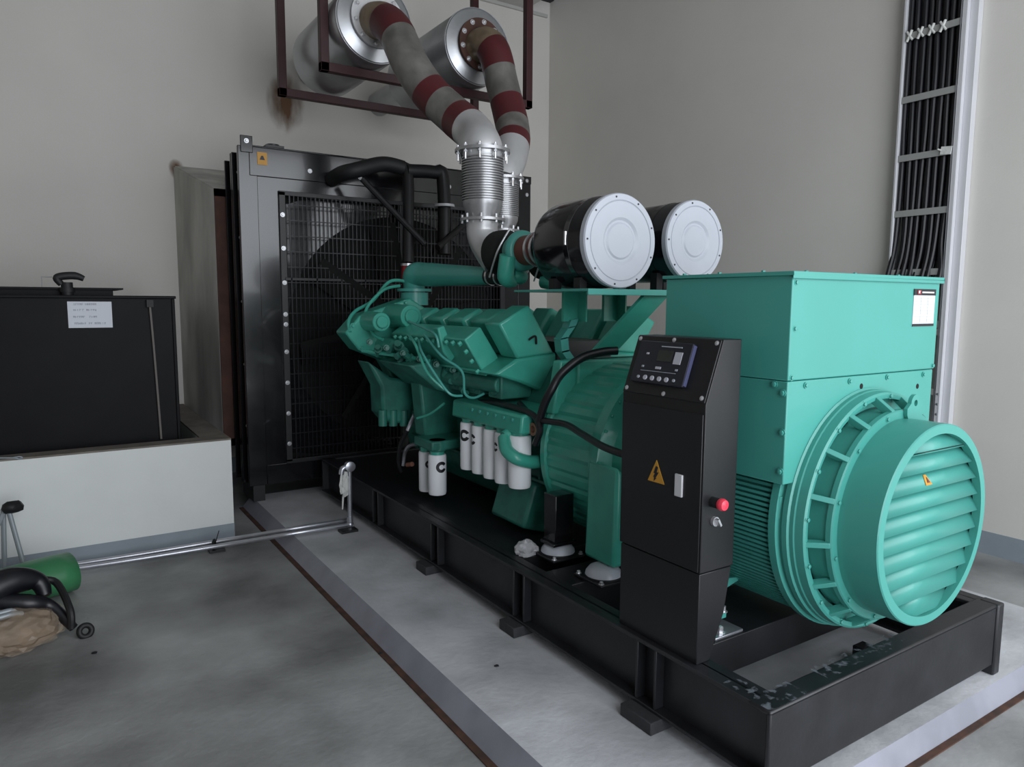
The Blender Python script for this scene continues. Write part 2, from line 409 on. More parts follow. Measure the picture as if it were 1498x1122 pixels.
p = [at(700, 68, 'y', 5.26), at(712, 65, 'y', 5.14), at(724, 80, 'y', 5.04), at(735, 125, 'y', 4.96), at(745, 165, 'y', 4.86), at(751, 197, 'y', 4.74), at(747, 228, 'y', 4.63), at(738, 250, 'y', B2.y+.02), B2]
exhaust(p, .128, [(.14, .27), (.45, .60), (.70, .76)], ['tan', 'steel', 'steel', 'alu2'], 'farther exhaust pipe with red bands, hanging behind the nearer one by the corner', B2, B2b, .116,
        [V((B2.x, B2.y, B2b.z-.08)), V((B2.x+.02, B2.y-.07, 1.95)), V((B2.x+.04, B2.y-.2, 1.84))])

# ================================================================== RADIATOR
RX0, RX1, RZ0, RZ1 = 1.315, 4.01, .13, 2.78
rad = thing('radiator', (CX, RY+.2, 0), 'tall black engine radiator with a wire fan guard against the back wall', 'radiator')
b = MB(); b.box((RX0+.058, RY+.1, RZ0+.04), (RX1-.058, RY+.38, RZ1-.05)); b.build('core', 'dull', rad)
b = MB()   # side channels: three upright flanges seen in a row on the left
for x0, sgn in ((RX0, 1), (RX1, -1)):
    b.box((x0, RY-.01, RZ0), (x0+sgn*.14, RY+.03, RZ1))
    b.box((x0-sgn*.012, RY+.14, RZ0), (x0+sgn*.06, RY+.17, RZ1-.03)); b.box((x0-sgn*.012, RY+.19, RZ0), (x0+sgn*.06, RY+.22, RZ1-.03))
    b.box((x0-sgn*.02, RY+.36, RZ0), (x0+sgn*.06, RY+.39, RZ1-.06))
    b.box((x0+sgn*.03, RY+.03, RZ0), (x0+sgn*.06, RY+.38, RZ1-.06))
    b.build('side_frame', 'black', rad, bevel=.004); b = MB()
b = MB(); b.box((RX0+.08, RY-.014, RZ1-.22), (RX1-.08, RY+.03, RZ1)); b.box((RX0+.08, RY-.005, RZ1), (RX1-.08, RY+.3, RZ1+.012)); b.build('top_tank', 'black', rad, bevel=.006)
MB().box((RX0+.14, RY-.012, RZ0), (RX1-.14, RY+.02, RZ0+.16)).build('bottom_frame', 'black', rad, bevel=.004)
b = MB(); b.box((RX0+.02, RY-.02, RZ1-.05), (RX0+.11, RY+.0, RZ1+.075)); b.build('lifting_lug', 'black', rad, bevel=.004)
b = MB(); b.box((RX1-.10, RY-.02, RZ1-.05), (RX1-.0, RY+.0, RZ1+.02)); b.build('lifting_lug', 'black', rad, bevel=.004)
b = MB(); b.box((RX0+.22, RY+.02, RZ1+.01), (RX0+.36, RY+.16, RZ1+.035)); b.cyl((RX0+.29, RY+.09, RZ1+.03), (RX0+.29, RY+.09, RZ1+.05), .05); b.build('filler_cap', 'blacks', rad)
# shroud: glossy sheet margins round a guarded opening
GX0, GX1, GZT, GZM, GZB = RX0+.345, RX1-.345, 2.43, 1.78, .32
b = MB()
b.box((RX0+.14, RY-.004, RZ0+.16), (GX0, RY+.02, RZ1-.22)); b.box((GX1, RY-.004, RZ0+.16), (RX1-.14, RY+.02, RZ1-.22))
b.box((GX0, RY-.004, GZT), (GX1, RY+.02, RZ1-.22)); b.box((GX0, RY-.004, RZ0+.16), (GX1, RY+.02, GZB))
b.build('shroud_panel', 'black', rad)
b = MB()
for x in (GX0-.05, GX1+.0): b.box((x, RY-.024, GZB-.02), (x+.05, RY-.004, GZT+.03))
b.box((GX0-.05, RY-.024, GZT), (GX1+.05, RY-.004, GZT+.035)); b.box((GX0-.02, RY-.03, GZM-.012), (GX1+.02, RY-.004, GZM+.012))
b.box((GX0-.05, RY-.024, GZB-.035), (GX1+.05, RY-.004, GZB)); b.box(((GX0+GX1)/2-.03, RY-.026, GZB), ((GX0+GX1)/2+.03, RY-.004, GZT))
b.build('guard_frame', 'blacks', rad, bevel=.003)
# the inner back sheet with the round fan throat, behind the guard
b = MB(); fz, fr_ = 1.36, .98
out = [(GX0, RY+.09, GZB), (GX1, RY+.09, GZB), (GX1, RY+.09, GZT), (GX0, RY+.09, GZT)]
N = 48; ringv = [V((CX+fr_*math.cos(2*PI*k/N), RY+.09, fz+fr_*math.sin(2*PI*k/N))) for k in range(N)]
sq = []
for k in range(N):
    dx_, dz_ = math.cos(2*PI*k/N), math.sin(2*PI*k/N)
    tx = ((GX1 if dx_ > 0 else GX0)-CX)/dx_ if abs(dx_) > 1e-6 else 9e9; tz = ((GZT if dz_ > 0 else GZB)-fz)/dz_ if abs(dz_) > 1e-6 else 9e9
    t_ = min(abs(tx), abs(tz)); sq.append(V((CX+dx_*t_, RY+.09, fz+dz_*t_)))
b.add(ringv+sq, [(k, (k+1) % N, N+(k+1) % N, N+k) for k in range(N)])
b.build('fan_shroud', 'black', rad)
b = MB()
for k in range(8):
    a = k*PI/4+.2; u = V((math.cos(a), 0, math.sin(a))); tt = V((-math.sin(a), 0, math.cos(a)))
    b.obox(V((CX, RY+.0, fz))+u*.52, u*.40, tt*.10+V((0, .05, 0)), V((0, .004, 0)))
b.cyl((CX, RY-.08, fz), (CX, RY+.06, fz), .14); b.build('fan', 'dull', rad)
g = MB(); rw = .0032
k = GX0+.03
i = 0
while k < GX1:
    if i % 6 == 0: g.box((k-.005, RY-.03, GZB), (k+.005, RY-.02, GZT))
    else: g.box((k-rw, RY-.028, GZB), (k+rw, RY-.022, GZT))
    k += .0345; i += 1
z = GZB+.09
while z < GZT: g.box((GX0, RY-.034, z-rw*1.2), (GX1, RY-.027, z+rw*1.2)); z += .122
g.build('wire_guard', mat('guard_wire', (.008, .008, .011), .3, spec=.35), rad)
sp = [(GX0-.025, RY-.024, z) for z in (2.28, 2.02, 1.75, 1.5, 1.42, 1.2, .95, .7, .45)] + [(RX0+.55+.42*k_, RY-.014, RZ1-.14-.01*(k_ % 2)) for k_ in range(6)] + [(RX0+.065, RY-.02, RZ1+.035), (RX1-.05, RY-.02, RZ1-.02)]
bolts(rad, sp, (0, -1, 0), .012, .01)
bolts(rad, [(RX0+.03, RY+.14, z) for z in (2.6, 2.1, 1.6, 1.1, .6)], (0, -1, 0), .008, .008)
st = MB(); q0 = at(376, 222, 'y', RY-.016); q1 = at(391, 242, 'y', RY-.016); st.box((q0.x, RY-.018, q1.z), (q1.x, RY-.014, q0.z)); st.build('warning_sticker', 'yellow', rad)
st = MB(); mid = (q0+q1)/2; st.prism([(mid.x-.02, RY-.0195, mid.z-.01), (mid.x+.02, RY-.0195, mid.z-.01), (mid.x+.006, RY-.0195, mid.z+.022), (mid.x-.008, RY-.0195, mid.z+.02)], (0, .002, 0)); st.build('sticker_symbol', 'dark', rad)
# stand legs of the radiator
for x in (RX0+.03, RX1-.12):
    MB().box((x, RY, 0), (x+.09, RY+.36, RZ0+.02)).build('leg', 'blacks', rad)
# coolant pipes and braces in front of the radiator
cp = MB()
cp.tube([at(486, 262, 'y', RY-.02), at(500, 254, 'y', RY-.2), at(520, 249, 'y', RY-.3), at(560, 240, 'y', RY-.3), at(590, 246, 'y', RY-.32)], .06, 16); cp.build('top_hose', 'rubber', rad)
cp = MB(); cp.tube([at(594, 250, 'y', RY-.35), at(635, 252, 'y', RY-.35), at(648, 262, 'y', RY-.36), at(650, 372, 'y', RY-.4)], .055, 16); cp.build('coolant_pipe', 'blacks', rad)
MB().tube([at(590, 244, 'y', RY-.32), at(597, 262, 'y', RY-.36), at(597, 385, 'y', RY-.5)], .045, 16).build('coolant_pipe', 'blacks', rad)
for (a, bb) in (((530, 262), (622, 358)), ((690, 318), (640, 362))):
    MB().tube([at(*a, 'y', RY-.3), at(*bb, 'y', RY-.55)], .026, 10, 0).build('brace', 'blacks', rad)
cr = MB(); c = at(650, 301, 'y', RY-.4); cr.lathe((c.x, c.y, c.z-.01), (0, 0, 1), [(.056, 0), (.085, 0), (.085, .02), (.056, .02)], 24); cr.build('pipe_flange', 'silver', rad)
for px in (596, 634):
    c = at(px, 392, 'y', RY-.5); k_ = MB(); k_.cyl((c.x, c.y, c.z-.09), (c.x, c.y, c.z+.03), .052, .046); k_.build('red_hose', 'redcap', rad)
    k_ = MB(); k_.ring((c.x, c.y, c.z+.015), (0, 0, 1), .04, .053, .02); k_.build('hose_clamp', 'zinc', rad)

# ================================================================== SKID BASE
BX0, BX1, BY0, BY1, BZ0, BZ1 = 1.863, 3.425, 1.35, 5.72, .05, .316
sk = thing('skid_base', (CX, (BY0+BY1)/2, BZ0), 'long black steel skid frame carrying the green engine and alternator', 'base frame')
def rail(x0, s_):
    r = MB()
    r.box((x0+s_*.05, BY0, BZ0), (x0+s_*.062, BY1, BZ1)); r.box((x0, BY0, BZ1-.016), (x0+s_*.105, BY1, BZ1)); r.box((x0, BY0, BZ0), (x0+s_*.105, BY1, BZ0+.014))
    for y in (1.86, 1.96, 2.75, 2.84, 3.65, 3.74, 4.55, 4.64):
        r.box((x0+s_*.004, y, BZ0+.014), (x0+s_*.05, y+.012, BZ1-.016))
    return r.build('side_rail', 'frame', sk, bevel=.003)
rail(BX0, 1); rail(BX1, -1)
r = MB(); r.box((BX0-.004, BY0-.004, BZ0-.004), (BX1-.05, BY0+.014, BZ1)); r.box((BX0-.004, BY0-.004, BZ1-.016), (BX1-.002, BY0+.083, BZ1+.002)); r.box((BX0+.06, BY0, BZ0), (BX1-.06, BY0+.05, BZ0+.014))
r.build('front_beam', 'frame', sk, bevel=.008)
r = MB(); r.box((BX1-.052, BY0-.012, 0), (BX1+.004, BY0+.07, BZ1+.004)); r.build('corner_foot', 'frame', sk, bevel=.008)
for (y0, y1, zc0) in ((1.77, 2.12, .165), (2.52, 2.72, .07), (2.93, 3.0, .07)):
    MB().box((BX0+.06, y0, zc0), (BX1-.06, y1, BZ1-.006)).build('cross_member', 'frame', sk, bevel=.003)
MB().box((BX0+.06, 3.0, BZ1-.03), (BX1-.06, BY1, BZ1-.012)).build('deck_plate', 'frame', sk)
MB().box((BX0, BY1-.02, BZ0), (BX1, BY1, BZ1)).build('rear_beam', 'frame', sk)
r = MB(); r.box((2.98, BY0+.115, .0), (3.06, BY0+.4, .075)); r.build('inner_lug', 'frame', sk, bevel=.004)
# worn scuffs on the front flange
scf = bpy.data.materials.new('scuffed_paint'); scf.use_nodes = True; nt = scf.node_tree; bs = nt.nodes['Principled BSDF']
bs.inputs['Base Color'].default_value = (.11, .125, .145, 1); bs.inputs['Roughness'].default_value = .7
tc = nt.nodes.new('ShaderNodeTexCoord'); nz = nt.nodes.new('ShaderNodeTexNoise'); nz.inputs['Scale'].default_value = 34; nz.inputs['Detail'].default_value = 8
rp = nt.nodes.new('ShaderNodeValToRGB'); rp.color_ramp.elements[0].position = .52; rp.color_ramp.elements[1].position = .66
nt.links.new(tc.outputs['Object'], nz.inputs[0]); nt.links.new(nz.outputs['Fac'], rp.inputs[0]); nt.links.new(rp.outputs[0], bs.inputs['Alpha'])
r = MB()
for (a, bb) in (((BX0+.002, BY0+.002), (BX0+.2, BY0+.09)), ((BX0+.34, BY0+.02), (BX0+.86, BY0+.1)), ((BX0+.01, BY0+.09), (BX0+.09, BY0+.2))):
    r.add([(a[0], a[1], BZ1+.0028), (bb[0], a[1], BZ1+.0028), (bb[0], bb[1], BZ1+.0028), (a[0], bb[1], BZ1+.0028)], [(0, 1, 2, 3)])
r.build('paint_scuffs', scf, sk)

# rubber blocks under the base
for nm, px, py, lab in (('rubber_block', 617, 838, 'dark rubber block under the skid base, farthest of the row by the filters'), ('rubber_block', 752, 925, 'dark rubber block under the middle of the skid base'), ('rubber_block', 938, 1062, 'large dark rubber block under the skid base, nearest below the control cabinet')):
    c = at(px, py, 'z', .0); y = c.y
    L = .075 if px < 900 else .10
    q = MB(); q.box((BX0-.055, y-.02-L/2, 0), (BX0+.1, y-.02+L+.02, .05)); o = q.build('rubber_block', 'block', bevel=.004, loc=(BX0, y, 0)); tag(o, lab, 'block', 'rubber blocks under the skid')

# ================================================================== ALTERNATOR
AZ = .81
al = thing('alternator', (CX, 2.0, BZ1), 'teal green alternator with tall terminal box and louvred round end cover', 'alternator')
Ybox0, Ybox1, XB0, XB1, ZB0, ZB1 = 1.555, 2.15, 2.155, 3.13, .965, 1.70
b = MB()
b.box((XB0, Ybox0, 1.335), (XB1, Ybox1, ZB1)); b.build('terminal_box', 'green', al, bevel=.004)
b = MB(); b.box((XB0+.004, Ybox0+.003, ZB0), (XB1-.004, Ybox1, 1.3325)); b.build('lower_panel', 'green', al, bevel=.004)
b = MB(); b.box((XB0-.012, Ybox0-.012, ZB1), (XB1+.012, Ybox1+.012, ZB1+.013)); b.box((XB0-.012, Ybox0-.012, ZB1-.012), (XB1+.012, Ybox0-.009, ZB1)); b.build('lid', 'green', al, bevel=.003)
sp = [(XB0+.03+.01*k, Ybox0, 0) for k in range(0)]
fs = [at(*q, 'y', Ybox0) for q in ((1162, 413), (1160, 481), (1155, 553), (1241, 558), (1296, 552), (1349, 548), (1362, 535), (1176, 564))]
bolts(al, [(q.x+.012, Ybox0-.0, q.z) for q in fs], (0, -1, 0), .0075, .006, 'green', 'screw')
bolts(al, [(at(px, py, 'x', XB0).x, at(px, py, 'x', XB0).y, at(px, py, 'x', XB0).z) for px, py in ((1133, 562), (1145, 575), (1144, 633), (1141, 690))], (-1, 0, 0), .009, .007, 'green', 'screw')
hp = MB()
for px in (1260, 1342):
    q = at(px, 565, 'y', Ybox0+.003); hp.lathe((q.x, Ybox0+.0045, q.z), (0, -1, 0), [(0, 0.002), (.011, .002), (.011, 0)], 16)
hp.build('plug_hole', 'dull', al)
bolts(al, [(x, Ybox0+.05, ZB1+.013) for x in (2.3, 2.6, 2.9)]+[(XB0+.03, y, ZB1+.013) for y in (1.7, 1.9, 2.08)], (0, 0, 1), .008, .007, 'green', 'screw')
# name plate
q0 = at(1337, 423, 'y', Ybox0); q1 = at(1364, 476, 'y', Ybox0); npw = MB(); npw.box((q0.x, Ybox0-.003, q1.z), (q1.x, Ybox0, q0.z)); np_ = npw.build('name_plate', 'paper', al)
n2 = MB(); n2.box((q0.x-.002, Ybox0-.0045, q0.z-.024), (q1.x+.002, Ybox0-.002, q0.z+.001)); n2.box((q0.x, Ybox0-.0045, q1.z-.002), (q1.x, Ybox0-.002, q1.z+.008)); n2.build('plate_bar', 'dark', np_)
n2 = MB(); n2.box((q0.x+.022, Ybox0-.006, q0.z-.02), (q0.x+.046, Ybox0-.004, q0.z-.003)); n2.build('red_mark', 'redcap', np_)
n2 = MB(); n2.box((q0.x+.026, Ybox0-.007, q0.z-.016), (q0.x+.036, Ybox0-.005, q0.z-.006)); n2.box((q0.x+.055, Ybox0-.006, q0.z-.015), (q1.x-.015, Ybox0-.004, q0.z-.009)); n2.build('white_mark', 'paper', np_)
n2 = MB()
for i in range(9):
    zz = q0.z-.036-i*.0125; n2.box((q0.x+.008, Ybox0-.0037, zz), (q1.x-.008, Ybox0-.0025, zz+.0012))
for k in (.33, .66): n2.box((q0.x+(q1.x-q0.x)*k, Ybox0-.0037, q1.z+.015), (q0.x+(q1.x-q0.x)*k+.0012, Ybox0-.0025, q0.z-.03))
n2.build('ruled_lines', 'ink', np_)
b = MB(); q = at(1374, 475, 'y', Ybox0+.01); b.box((XB1-.002, Ybox0+.01, q.z-.012), (XB1+.03, Ybox0+.04, q.z+.016)); b.build('side_clip', 'rubber', al)
b = MB(); q = at(1372, 556, 'y', Ybox0+.01); b.box((XB1-.002, Ybox0+.02, q.z-.018), (XB1+.025, Ybox0+.07, q.z+.016)); b.build('side_bracket', 'green2', al)
# stator drum with horizontal fins
b = MB(); b.lathe((CX, 1.60, AZ), (0, 1, 0), [(0, 0), (.452, 0), (.452, .72), (0, .72)], 64)
b.build('stator_drum', 'green', al)
for sgn in (-1, 1):
    fn = MB()
    for k in range(-16, 17):
        a = (0 if sgn > 0 else PI)+k*.042*1.0-.25*sgn*-1
        a = (PI if sgn < 0 else 0)+(.28*(1 if sgn < 0 else -1))+k*.04
        u = V((math.cos(a), 0, math.sin(a))); tt = V((-math.sin(a), 0, math.cos(a)))
        fn.obox(V((CX, 1.90, AZ))+u*.460, u*.014, tt*.0052, V((0, .27, 0)))
    fn.build('cooling_fins', 'green', al)
# end frame: stepped rings, spider with windows between an outer and an inner ring
b = MB(); b.lathe((CX, 1.50, AZ), (0, 1, 0), [(.40, .03), (.463, .03), (.466, .034), (.466, .05), (.474, .055), (.474, .075), (.466, .08), (.466, .09), (.484, .095), (.484, .125), (.3, .125)], 80)
b.build('end_ring', 'green', al, ang=25)
b = MB(); b.lathe((CX, 1.425, AZ), (0, 1, 0), [(.36, .0), (.398, .0), (.402, .005), (.402, .024), (.36, .024)], 80)
b.lathe((CX, 1.425, AZ), (0, 1, 0), [(.436, .07), (.452, .066), (.460, .072), (.462, .106), (.436, .106), (.436, .07)], 80)
b.lathe((CX, 1.425, AZ), (0, 1, 0), [(.392, .024), (.392, .107)], 80)
b.build('spider_ring', 'green', al, ang=25)
nsp = 16
for k in range(nsp):
    b = MB(); a = 2*PI*k/nsp+.12; u = V((math.cos(a), 0, math.sin(a))); tt = V((-math.sin(a), 0, math.cos(a)))
    p0, p1 = V((CX, 1.440, AZ))+u*.392, V((CX, 1.512, AZ))+u*.446
    dd_ = (p1-p0).normalized(); n_ = dd_.cross(tt)
    b.obox((p0+p1)/2, (p1-p0)*.52, tt*.010, n_*.016)
    b.build('spider_rib', 'green', al, bevel=.002)
bolts(al, [(CX+.386*math.cos(2*PI*k/12+.25), 1.425, AZ+.386*math.sin(2*PI*k/12+.25)) for k in range(12)], (0, -1, 0), .008, .007, 'green', 'screw')
bolts(al, [(CX+.446*math.cos(2*PI*k/nsp+.31), 1.494, AZ+.446*math.sin(2*PI*k/nsp+.31)) for k in range(nsp)], (0, -1, 0), .008, .008, 'green', 'screw')
b = MB(); b.lathe((CX, 1.278, AZ), (0, 1, 0), [(.335, .0), (.366, .0), (.370, .004), (.370, .15), (.362, .15), (.345, .15), (.345, .03), (.335, .03), (.335, 0)], 80)
b.build('cowl', 'green', al, ang=25)
lo = MB()
for i in range(10):
    z = -.30+i*.0665; hw = math.sqrt(max(.345**2-(z)**2, .0005)); 
    hw2 = math.sqrt(max(.345**2-(z+.045)**2, .0005)); hw3 = math.sqrt(max(.345**2-(z-.03)**2, .0005))
    y0, y1 = 1.288, 1.335
    zl, zu = z-.029, z+.034
    wl, wu = (math.sqrt(max(.345**2-q_*q_, .0004)) for q_ in (zl, min(zu, .34)))
    lo.add([(CX-wl, y0, AZ+zl), (CX+wl, y0, AZ+zl), (CX+wu, y0+.034, AZ+zu), (CX-wu, y0+.034, AZ+zu), (CX-wl, y0+.012, AZ+zl-.001), (CX+wl, y0+.012, AZ+zl-.001)], [(0, 1, 2, 3), (0, 4, 5, 1)])
lo_o = lo.build('louvre_slats', 'green', al, flat=True)
so = lo_o.modifiers.new('thick', 'SOLIDIFY'); so.thickness = .004
b = MB(); b.lathe((CX, 1.36, AZ), (0, 1, 0), [(0, 0), (.35, 0)], 48); b.build('inner_screen', 'green2', al)
q = at(1358, 692, 'y', 1.30); i_ = min(range(10), key=lambda i: abs(-.30+i*.0665+.003-(q.z-AZ))); zm = AZ-.30+i_*.0665+.003
def on_slat(u, v, e): return V((q.x+u, 1.288+.034*(v+.032)/.063-e, zm+v))
b = MB(); b.prism([on_slat(-.022, -.018, .003), on_slat(.020, -.018, .003), on_slat(.003, .016, .003), on_slat(-.013, .016, .003)], (0, .002, 0)); b.build('hazard_sticker', 'yellow', al)
b = MB(); b.prism([on_slat(-.008, -.010, .005), on_slat(.009, -.010, .005), on_slat(-.001, .008, .005)], (0, .002, 0)); b.build('sticker_symbol', 'redhose', al)
# lifting lug
q = at(1341, 605, 'y', 1.43); lg = MB()
cx_, cz_ = 2.725, AZ+.425; hl = [V((cx_+.012*math.cos(a), 1.41, cz_+.012*math.sin(a))) for a in [2*PI*k/20 for k in range(20)]]
ol = []
for k in range(20):
    a = 2*PI*k/20; r_ = .032 if math.sin(a) > -.2 else .05+.03*abs(math.sin(a)); ol.append(V((cx_+r_*math.cos(a), 1.41, cz_+r_*math.sin(a)*(1 if math.sin(a) > 0 else 1.05))))
for dy in (0, .014): pass
vs = hl+ol+[v+V((0, .014, 0)) for v in hl+ol]; fs = []
for k in range(20):
    k2 = (k+1) % 20; fs += [(k, 20+k, 20+k2, k2), (40+k, 40+k2, 60+k2, 60+k), (20+k, 60+k, 60+k2, 20+k2), (k, k2, 40+k2, 40+k)]
lg.add(vs, fs); lg.build('lifting_lug', 'green', al)
b = MB(); q = at(1137, 742, 'x', 2.19); b.cyl((2.2, 1.6, q.z-.04), (2.2, 1.6, q.z+.04), .014, seg=10); b.build('drain_hook', 'green', al)
# feet
for sx in (-1, 1):
    x0 = CX+sx*.30; x1 = CX+sx*.47
    f_ = MB(); f_.prism([(x0, 1.86, AZ-.32), (x1, 1.86, AZ-.30), (x1+sx*.02, 1.86, BZ1+.055), (x1-sx*.02, 1.86, BZ1+.055), (x1-sx*.03, 1.86, BZ1+.14)], (0, .22, 0))
    f_.box((x1-.04, 1.84, BZ1+.036), (x1+.04, 2.10, BZ1+.056)); f_.build('foot', 'green', al, bevel=.003)
# coupling housing towards the engine
b = MB(); b.lathe((CX, 2.30, AZ), (0, 1, 0), [(0, 0), (.44, 0), (.44, .24), (.492, .27), (.505, .275), (.505, .315), (.495, .32), (.495, .345), (.478, .35), (.478, .37), (0, .37)], 72)
b.build('coupling_flange', 'green2', al, ang=25)
# fluted drum: fine slots all round
b = MB(); N = 160
prof = [(.47, 2.66), (.472, 3.02), (.485, 3.025), (.485, 3.06), (.2, 3.06)]
vs, fs = [], []
for j, (r_, y) in enumerate(prof):
    for k in range(N):
        a = 2*PI*k/N; rr = r_-(.007 if (k % 4 == 0 and j < 2) else 0); vs.append((CX+rr*math.cos(a), y, AZ+rr*math.sin(a)))
for j in range(len(prof)-1):
    for k in range(N): fs.append((j*N+k, j*N+(k+1) % N, (j+1)*N+(k+1) % N, (j+1)*N+k))
b.add(vs, fs); b.build('slotted_housing', 'green2', al, ang=20)
bolts(al, [(CX+.49*math.cos(a), 2.572, AZ+.49*math.sin(a)) for a in [PI*.62+.16*k for k in range(12)]], (0, -1, 0), .008, .008, 'green2', 'screw')
for sx in (-1, 1):
    f_ = MB(); x1 = CX+sx*.49
    f_.prism([(x1+sx*.015, 2.42, AZ+.05), (x1+sx*.03, 2.42, BZ1+.065), (x1-sx*.16, 2.42, BZ1+.065), (x1-sx*.16, 2.42, AZ-.1)], (0, .22, 0)); f_.build('mounting_bracket', 'green2', al, bevel=.02)

# isolator mounts on the base
def mount(x, y, lab, post=None):
    m_ = thing('vibration_mount', (x, y, BZ1), lab, 'mount', 'silver vibration mounts on the skid')
    pl = MB(); pl.box((x-.10, y-.10, BZ1), (x+.10, y+.10, BZ1+.012)); pl.build('base_plate', 'frame', m_, bevel=.003)
    d_ = MB(); d_.lathe((x, y, BZ1+.012), (0, 0, 1), [(.085, 0), (.088, .006), (.085, .02), (.07, .04), (.045, .052), (0, .054)], 36); d_.build('dome', 'cap', m_)
    d_ = MB(); d_.lathe((x, y, BZ1+.012), (0, 0, 1), [(.093, 0), (.093, .008), (.08, .008)], 36); d_.build('rubber_ring', 'rubber', m_)
    bolts(m_, [(x+i*.083, y+j*.083, BZ1+.012) for i in (-1, 1) for j in (-1, 1)], (0, 0, 1), .009, .012)
    if post:
        q = MB(); q.box((x-.055, y-.05, BZ1+.07), (x+.06, y+.05, .64)); q.box((x-.07, y-.06, BZ1+.062), (x+.075, y+.06, BZ1+.08)); q.build('mount_post', 'black', m_, bevel=.004)
    return m_
c1 = at(816, 808, 'z', BZ1+.01); c2 = at(884, 850, 'z', BZ1+.01)
mount(c1.x, c1.y, 'silver vibration mount under the black engine post', True)
mount(2.15, 2.5, 'silver vibration mount under the green coupling housing leg, beside the cabinet')
m_ = thing('vibration_mount', (CX-.47, 1.98, BZ1), 'small zinc vibration mount under the alternator foot, right of the cabinet', 'mount', 'silver vibration mounts on the skid')
q = MB(); q.box((CX-.56, 1.78, BZ1-.006), (CX-.40, 2.1, BZ1+.006)); q.build('base_plate', 'galv', m_, bevel=.003)
q = MB(); q.cyl((CX-.47, 1.95, BZ1+.004), (CX-.47, 1.95, BZ1+.04), .05); q.build('rubber_ring', 'rubber', m_)
bolts(m_, [(CX-.50, 1.81, BZ1+.006), (CX-.43, 1.86, BZ1+.056)], (0, 0, 1), .013, .02)

# ================================================================== CONTROL CABINET
CY0, CY1, KX = 1.68, 2.10, 1.887
KB = 2.06
cb = thing('control_cabinet', (1.97, 1.89, BZ1), 'narrow black control cabinet with sloping controller panel on the skid side', 'control cabinet')
zs, zk, zt_ = .655, 1.256, 1.478
xt = at(1059, 497, 'y', CY0).x
b = MB(); b.prism([(KX, CY0, zs), (KX, CY0, zk), (xt, CY0, zt_), (KB, CY0, zt_), (KB, CY0, zs)], (0, CY1-CY0, 0)); b.build('housing', 'cab', cb, bevel=.003)
b = MB(); b.prism([(KX+.003, CY0+.004, BZ1), (KX+.003, CY0+.004, zs-.004), (KB-.004, CY0+.004, zs-.004), (2.025, CY0+.004, .48), (1.955, CY0+.004, BZ1)], (0, CY1-CY0-.008, 0)); b.build('pedestal', 'cab', cb, bevel=.003)
b = MB(); b.box((KX-.006, CY0+.006, zs+.004), (KX, CY1-.006, zk-.035)); dr = b.build('door', 'cab', cb, bevel=.002)
def door_pt(px, py): q = at(px, py, 'x', KX-.006); return q
q = [door_pt(961, 673), door_pt(948, 702), door_pt(972, 709)]
b = MB(); b.prism([(KX-.008, p_.y, p_.z) for p_ in q], (.002, 0, 0)); tr = b.build('warning_triangle', 'yellow', dr)
mid = (q[0]+q[1]+q[2])/3
bl = [(0, .032), (.010, .028), (.004, .008), (.014, .010), (-.002, -.014), (.004, -.013), (-.010, -.026), (-.008, -.010), (-.014, -.012), (-.004, .004), (-.012, .004)]
b = MB(); b.prism([(KX-.0095, mid.y-.0-u, mid.z+v+.002) for u, v in bl], (.002, 0, 0)); b.build('lightning_bolt', 'dark', tr)
q0, q1 = door_pt(989, 692), door_pt(999, 728); b = MB(); b.box((KX-.014, q1.y, q1.z), (KX-.005, q0.y, q0.z)); b.build('door_handle', 'silver', dr, bevel=.003)
# sloping panel
pn = V((xt-KX, 0, zt_-zk)); un = pn.normalized(); nn = V((-un.z, 0, un.x)); ay = V((0, -1, 0))
def sl(u, v, h=0): return V((KX, CY1, zk))+ay*u+un*v+nn*h       # u: along the width from the far end, v: up the slope
W_, Lp = CY1-CY0, pn.length
b = MB(); b.obox(sl(W_/2, Lp/2, .003), ay*(W_/2-.004), un*(Lp/2-.004), nn*.003); pl_ = b.build('sloping_panel', 'cab', cb, bevel=.002)
bolts(pl_, [sl(u, v, .006) for u in (.02, W_-.02) for v in (.02, Lp-.016)]+[sl(W_*.52, .016, .006), sl(W_*.47, Lp-.014, .006)], nn, .006, .005)
u0, u1, v0, v1 = .045, W_-.125, .045, Lp-.028
u1 = W_-.105
b = MB(); b.obox(sl((u0+u1)/2, (v0+v1)/2, .014), ay*((u1-u0)/2), un*((v1-v0)/2), nn*.012); ct = b.build('controller', ['panel'], cb, bevel=.004)
def ctl(name, uu, vv, w_, h_, m, t=.0268):
    q = MB(); q.obox(sl(uu, vv, t), ay*w_, un*h_, nn*.0016); return q.build(name, m, ct, bevel=0)
dU, dV = u1-u0, v1-v0
q = MB(); q.obox(sl(u1+.0015, (v0+v1)/2, .016), ay*.002, un*(dV/2-.006), nn*.008); q.build('side_edge', 'edge', ct)
ctl('display', u0+dU*.56, v0+dV*.66, dU*.14, dV*.13, 'lcd')
ctl('button_block', u0+dU*.80, v0+dV*.63, dU*.065, dV*.14, 'key')
ctl('title_strip', u0+dU*.64, v0+dV*.88, dU*.19, dV*.012, 'ink')
ctl('divider_line', u0+dU*.50, v0+dV*.28, dU*.33, dV*.006, 'ink')
ctl('label_mark', u0+dU*.49, v0+dV*.37, dU*.05, dV*.028, 'key')
ctl('indicator', u0+dU*.22, v0+dV*.69, dU*.022, dV*.022, 'key'); ctl('indicator', u0+dU*.19, v0+dV*.38, dU*.018, dV*.022, 'ink'); ctl('indicator', u0+dU*.83, v0+dV*.36, dU*.02, dV*.022, 'ink')
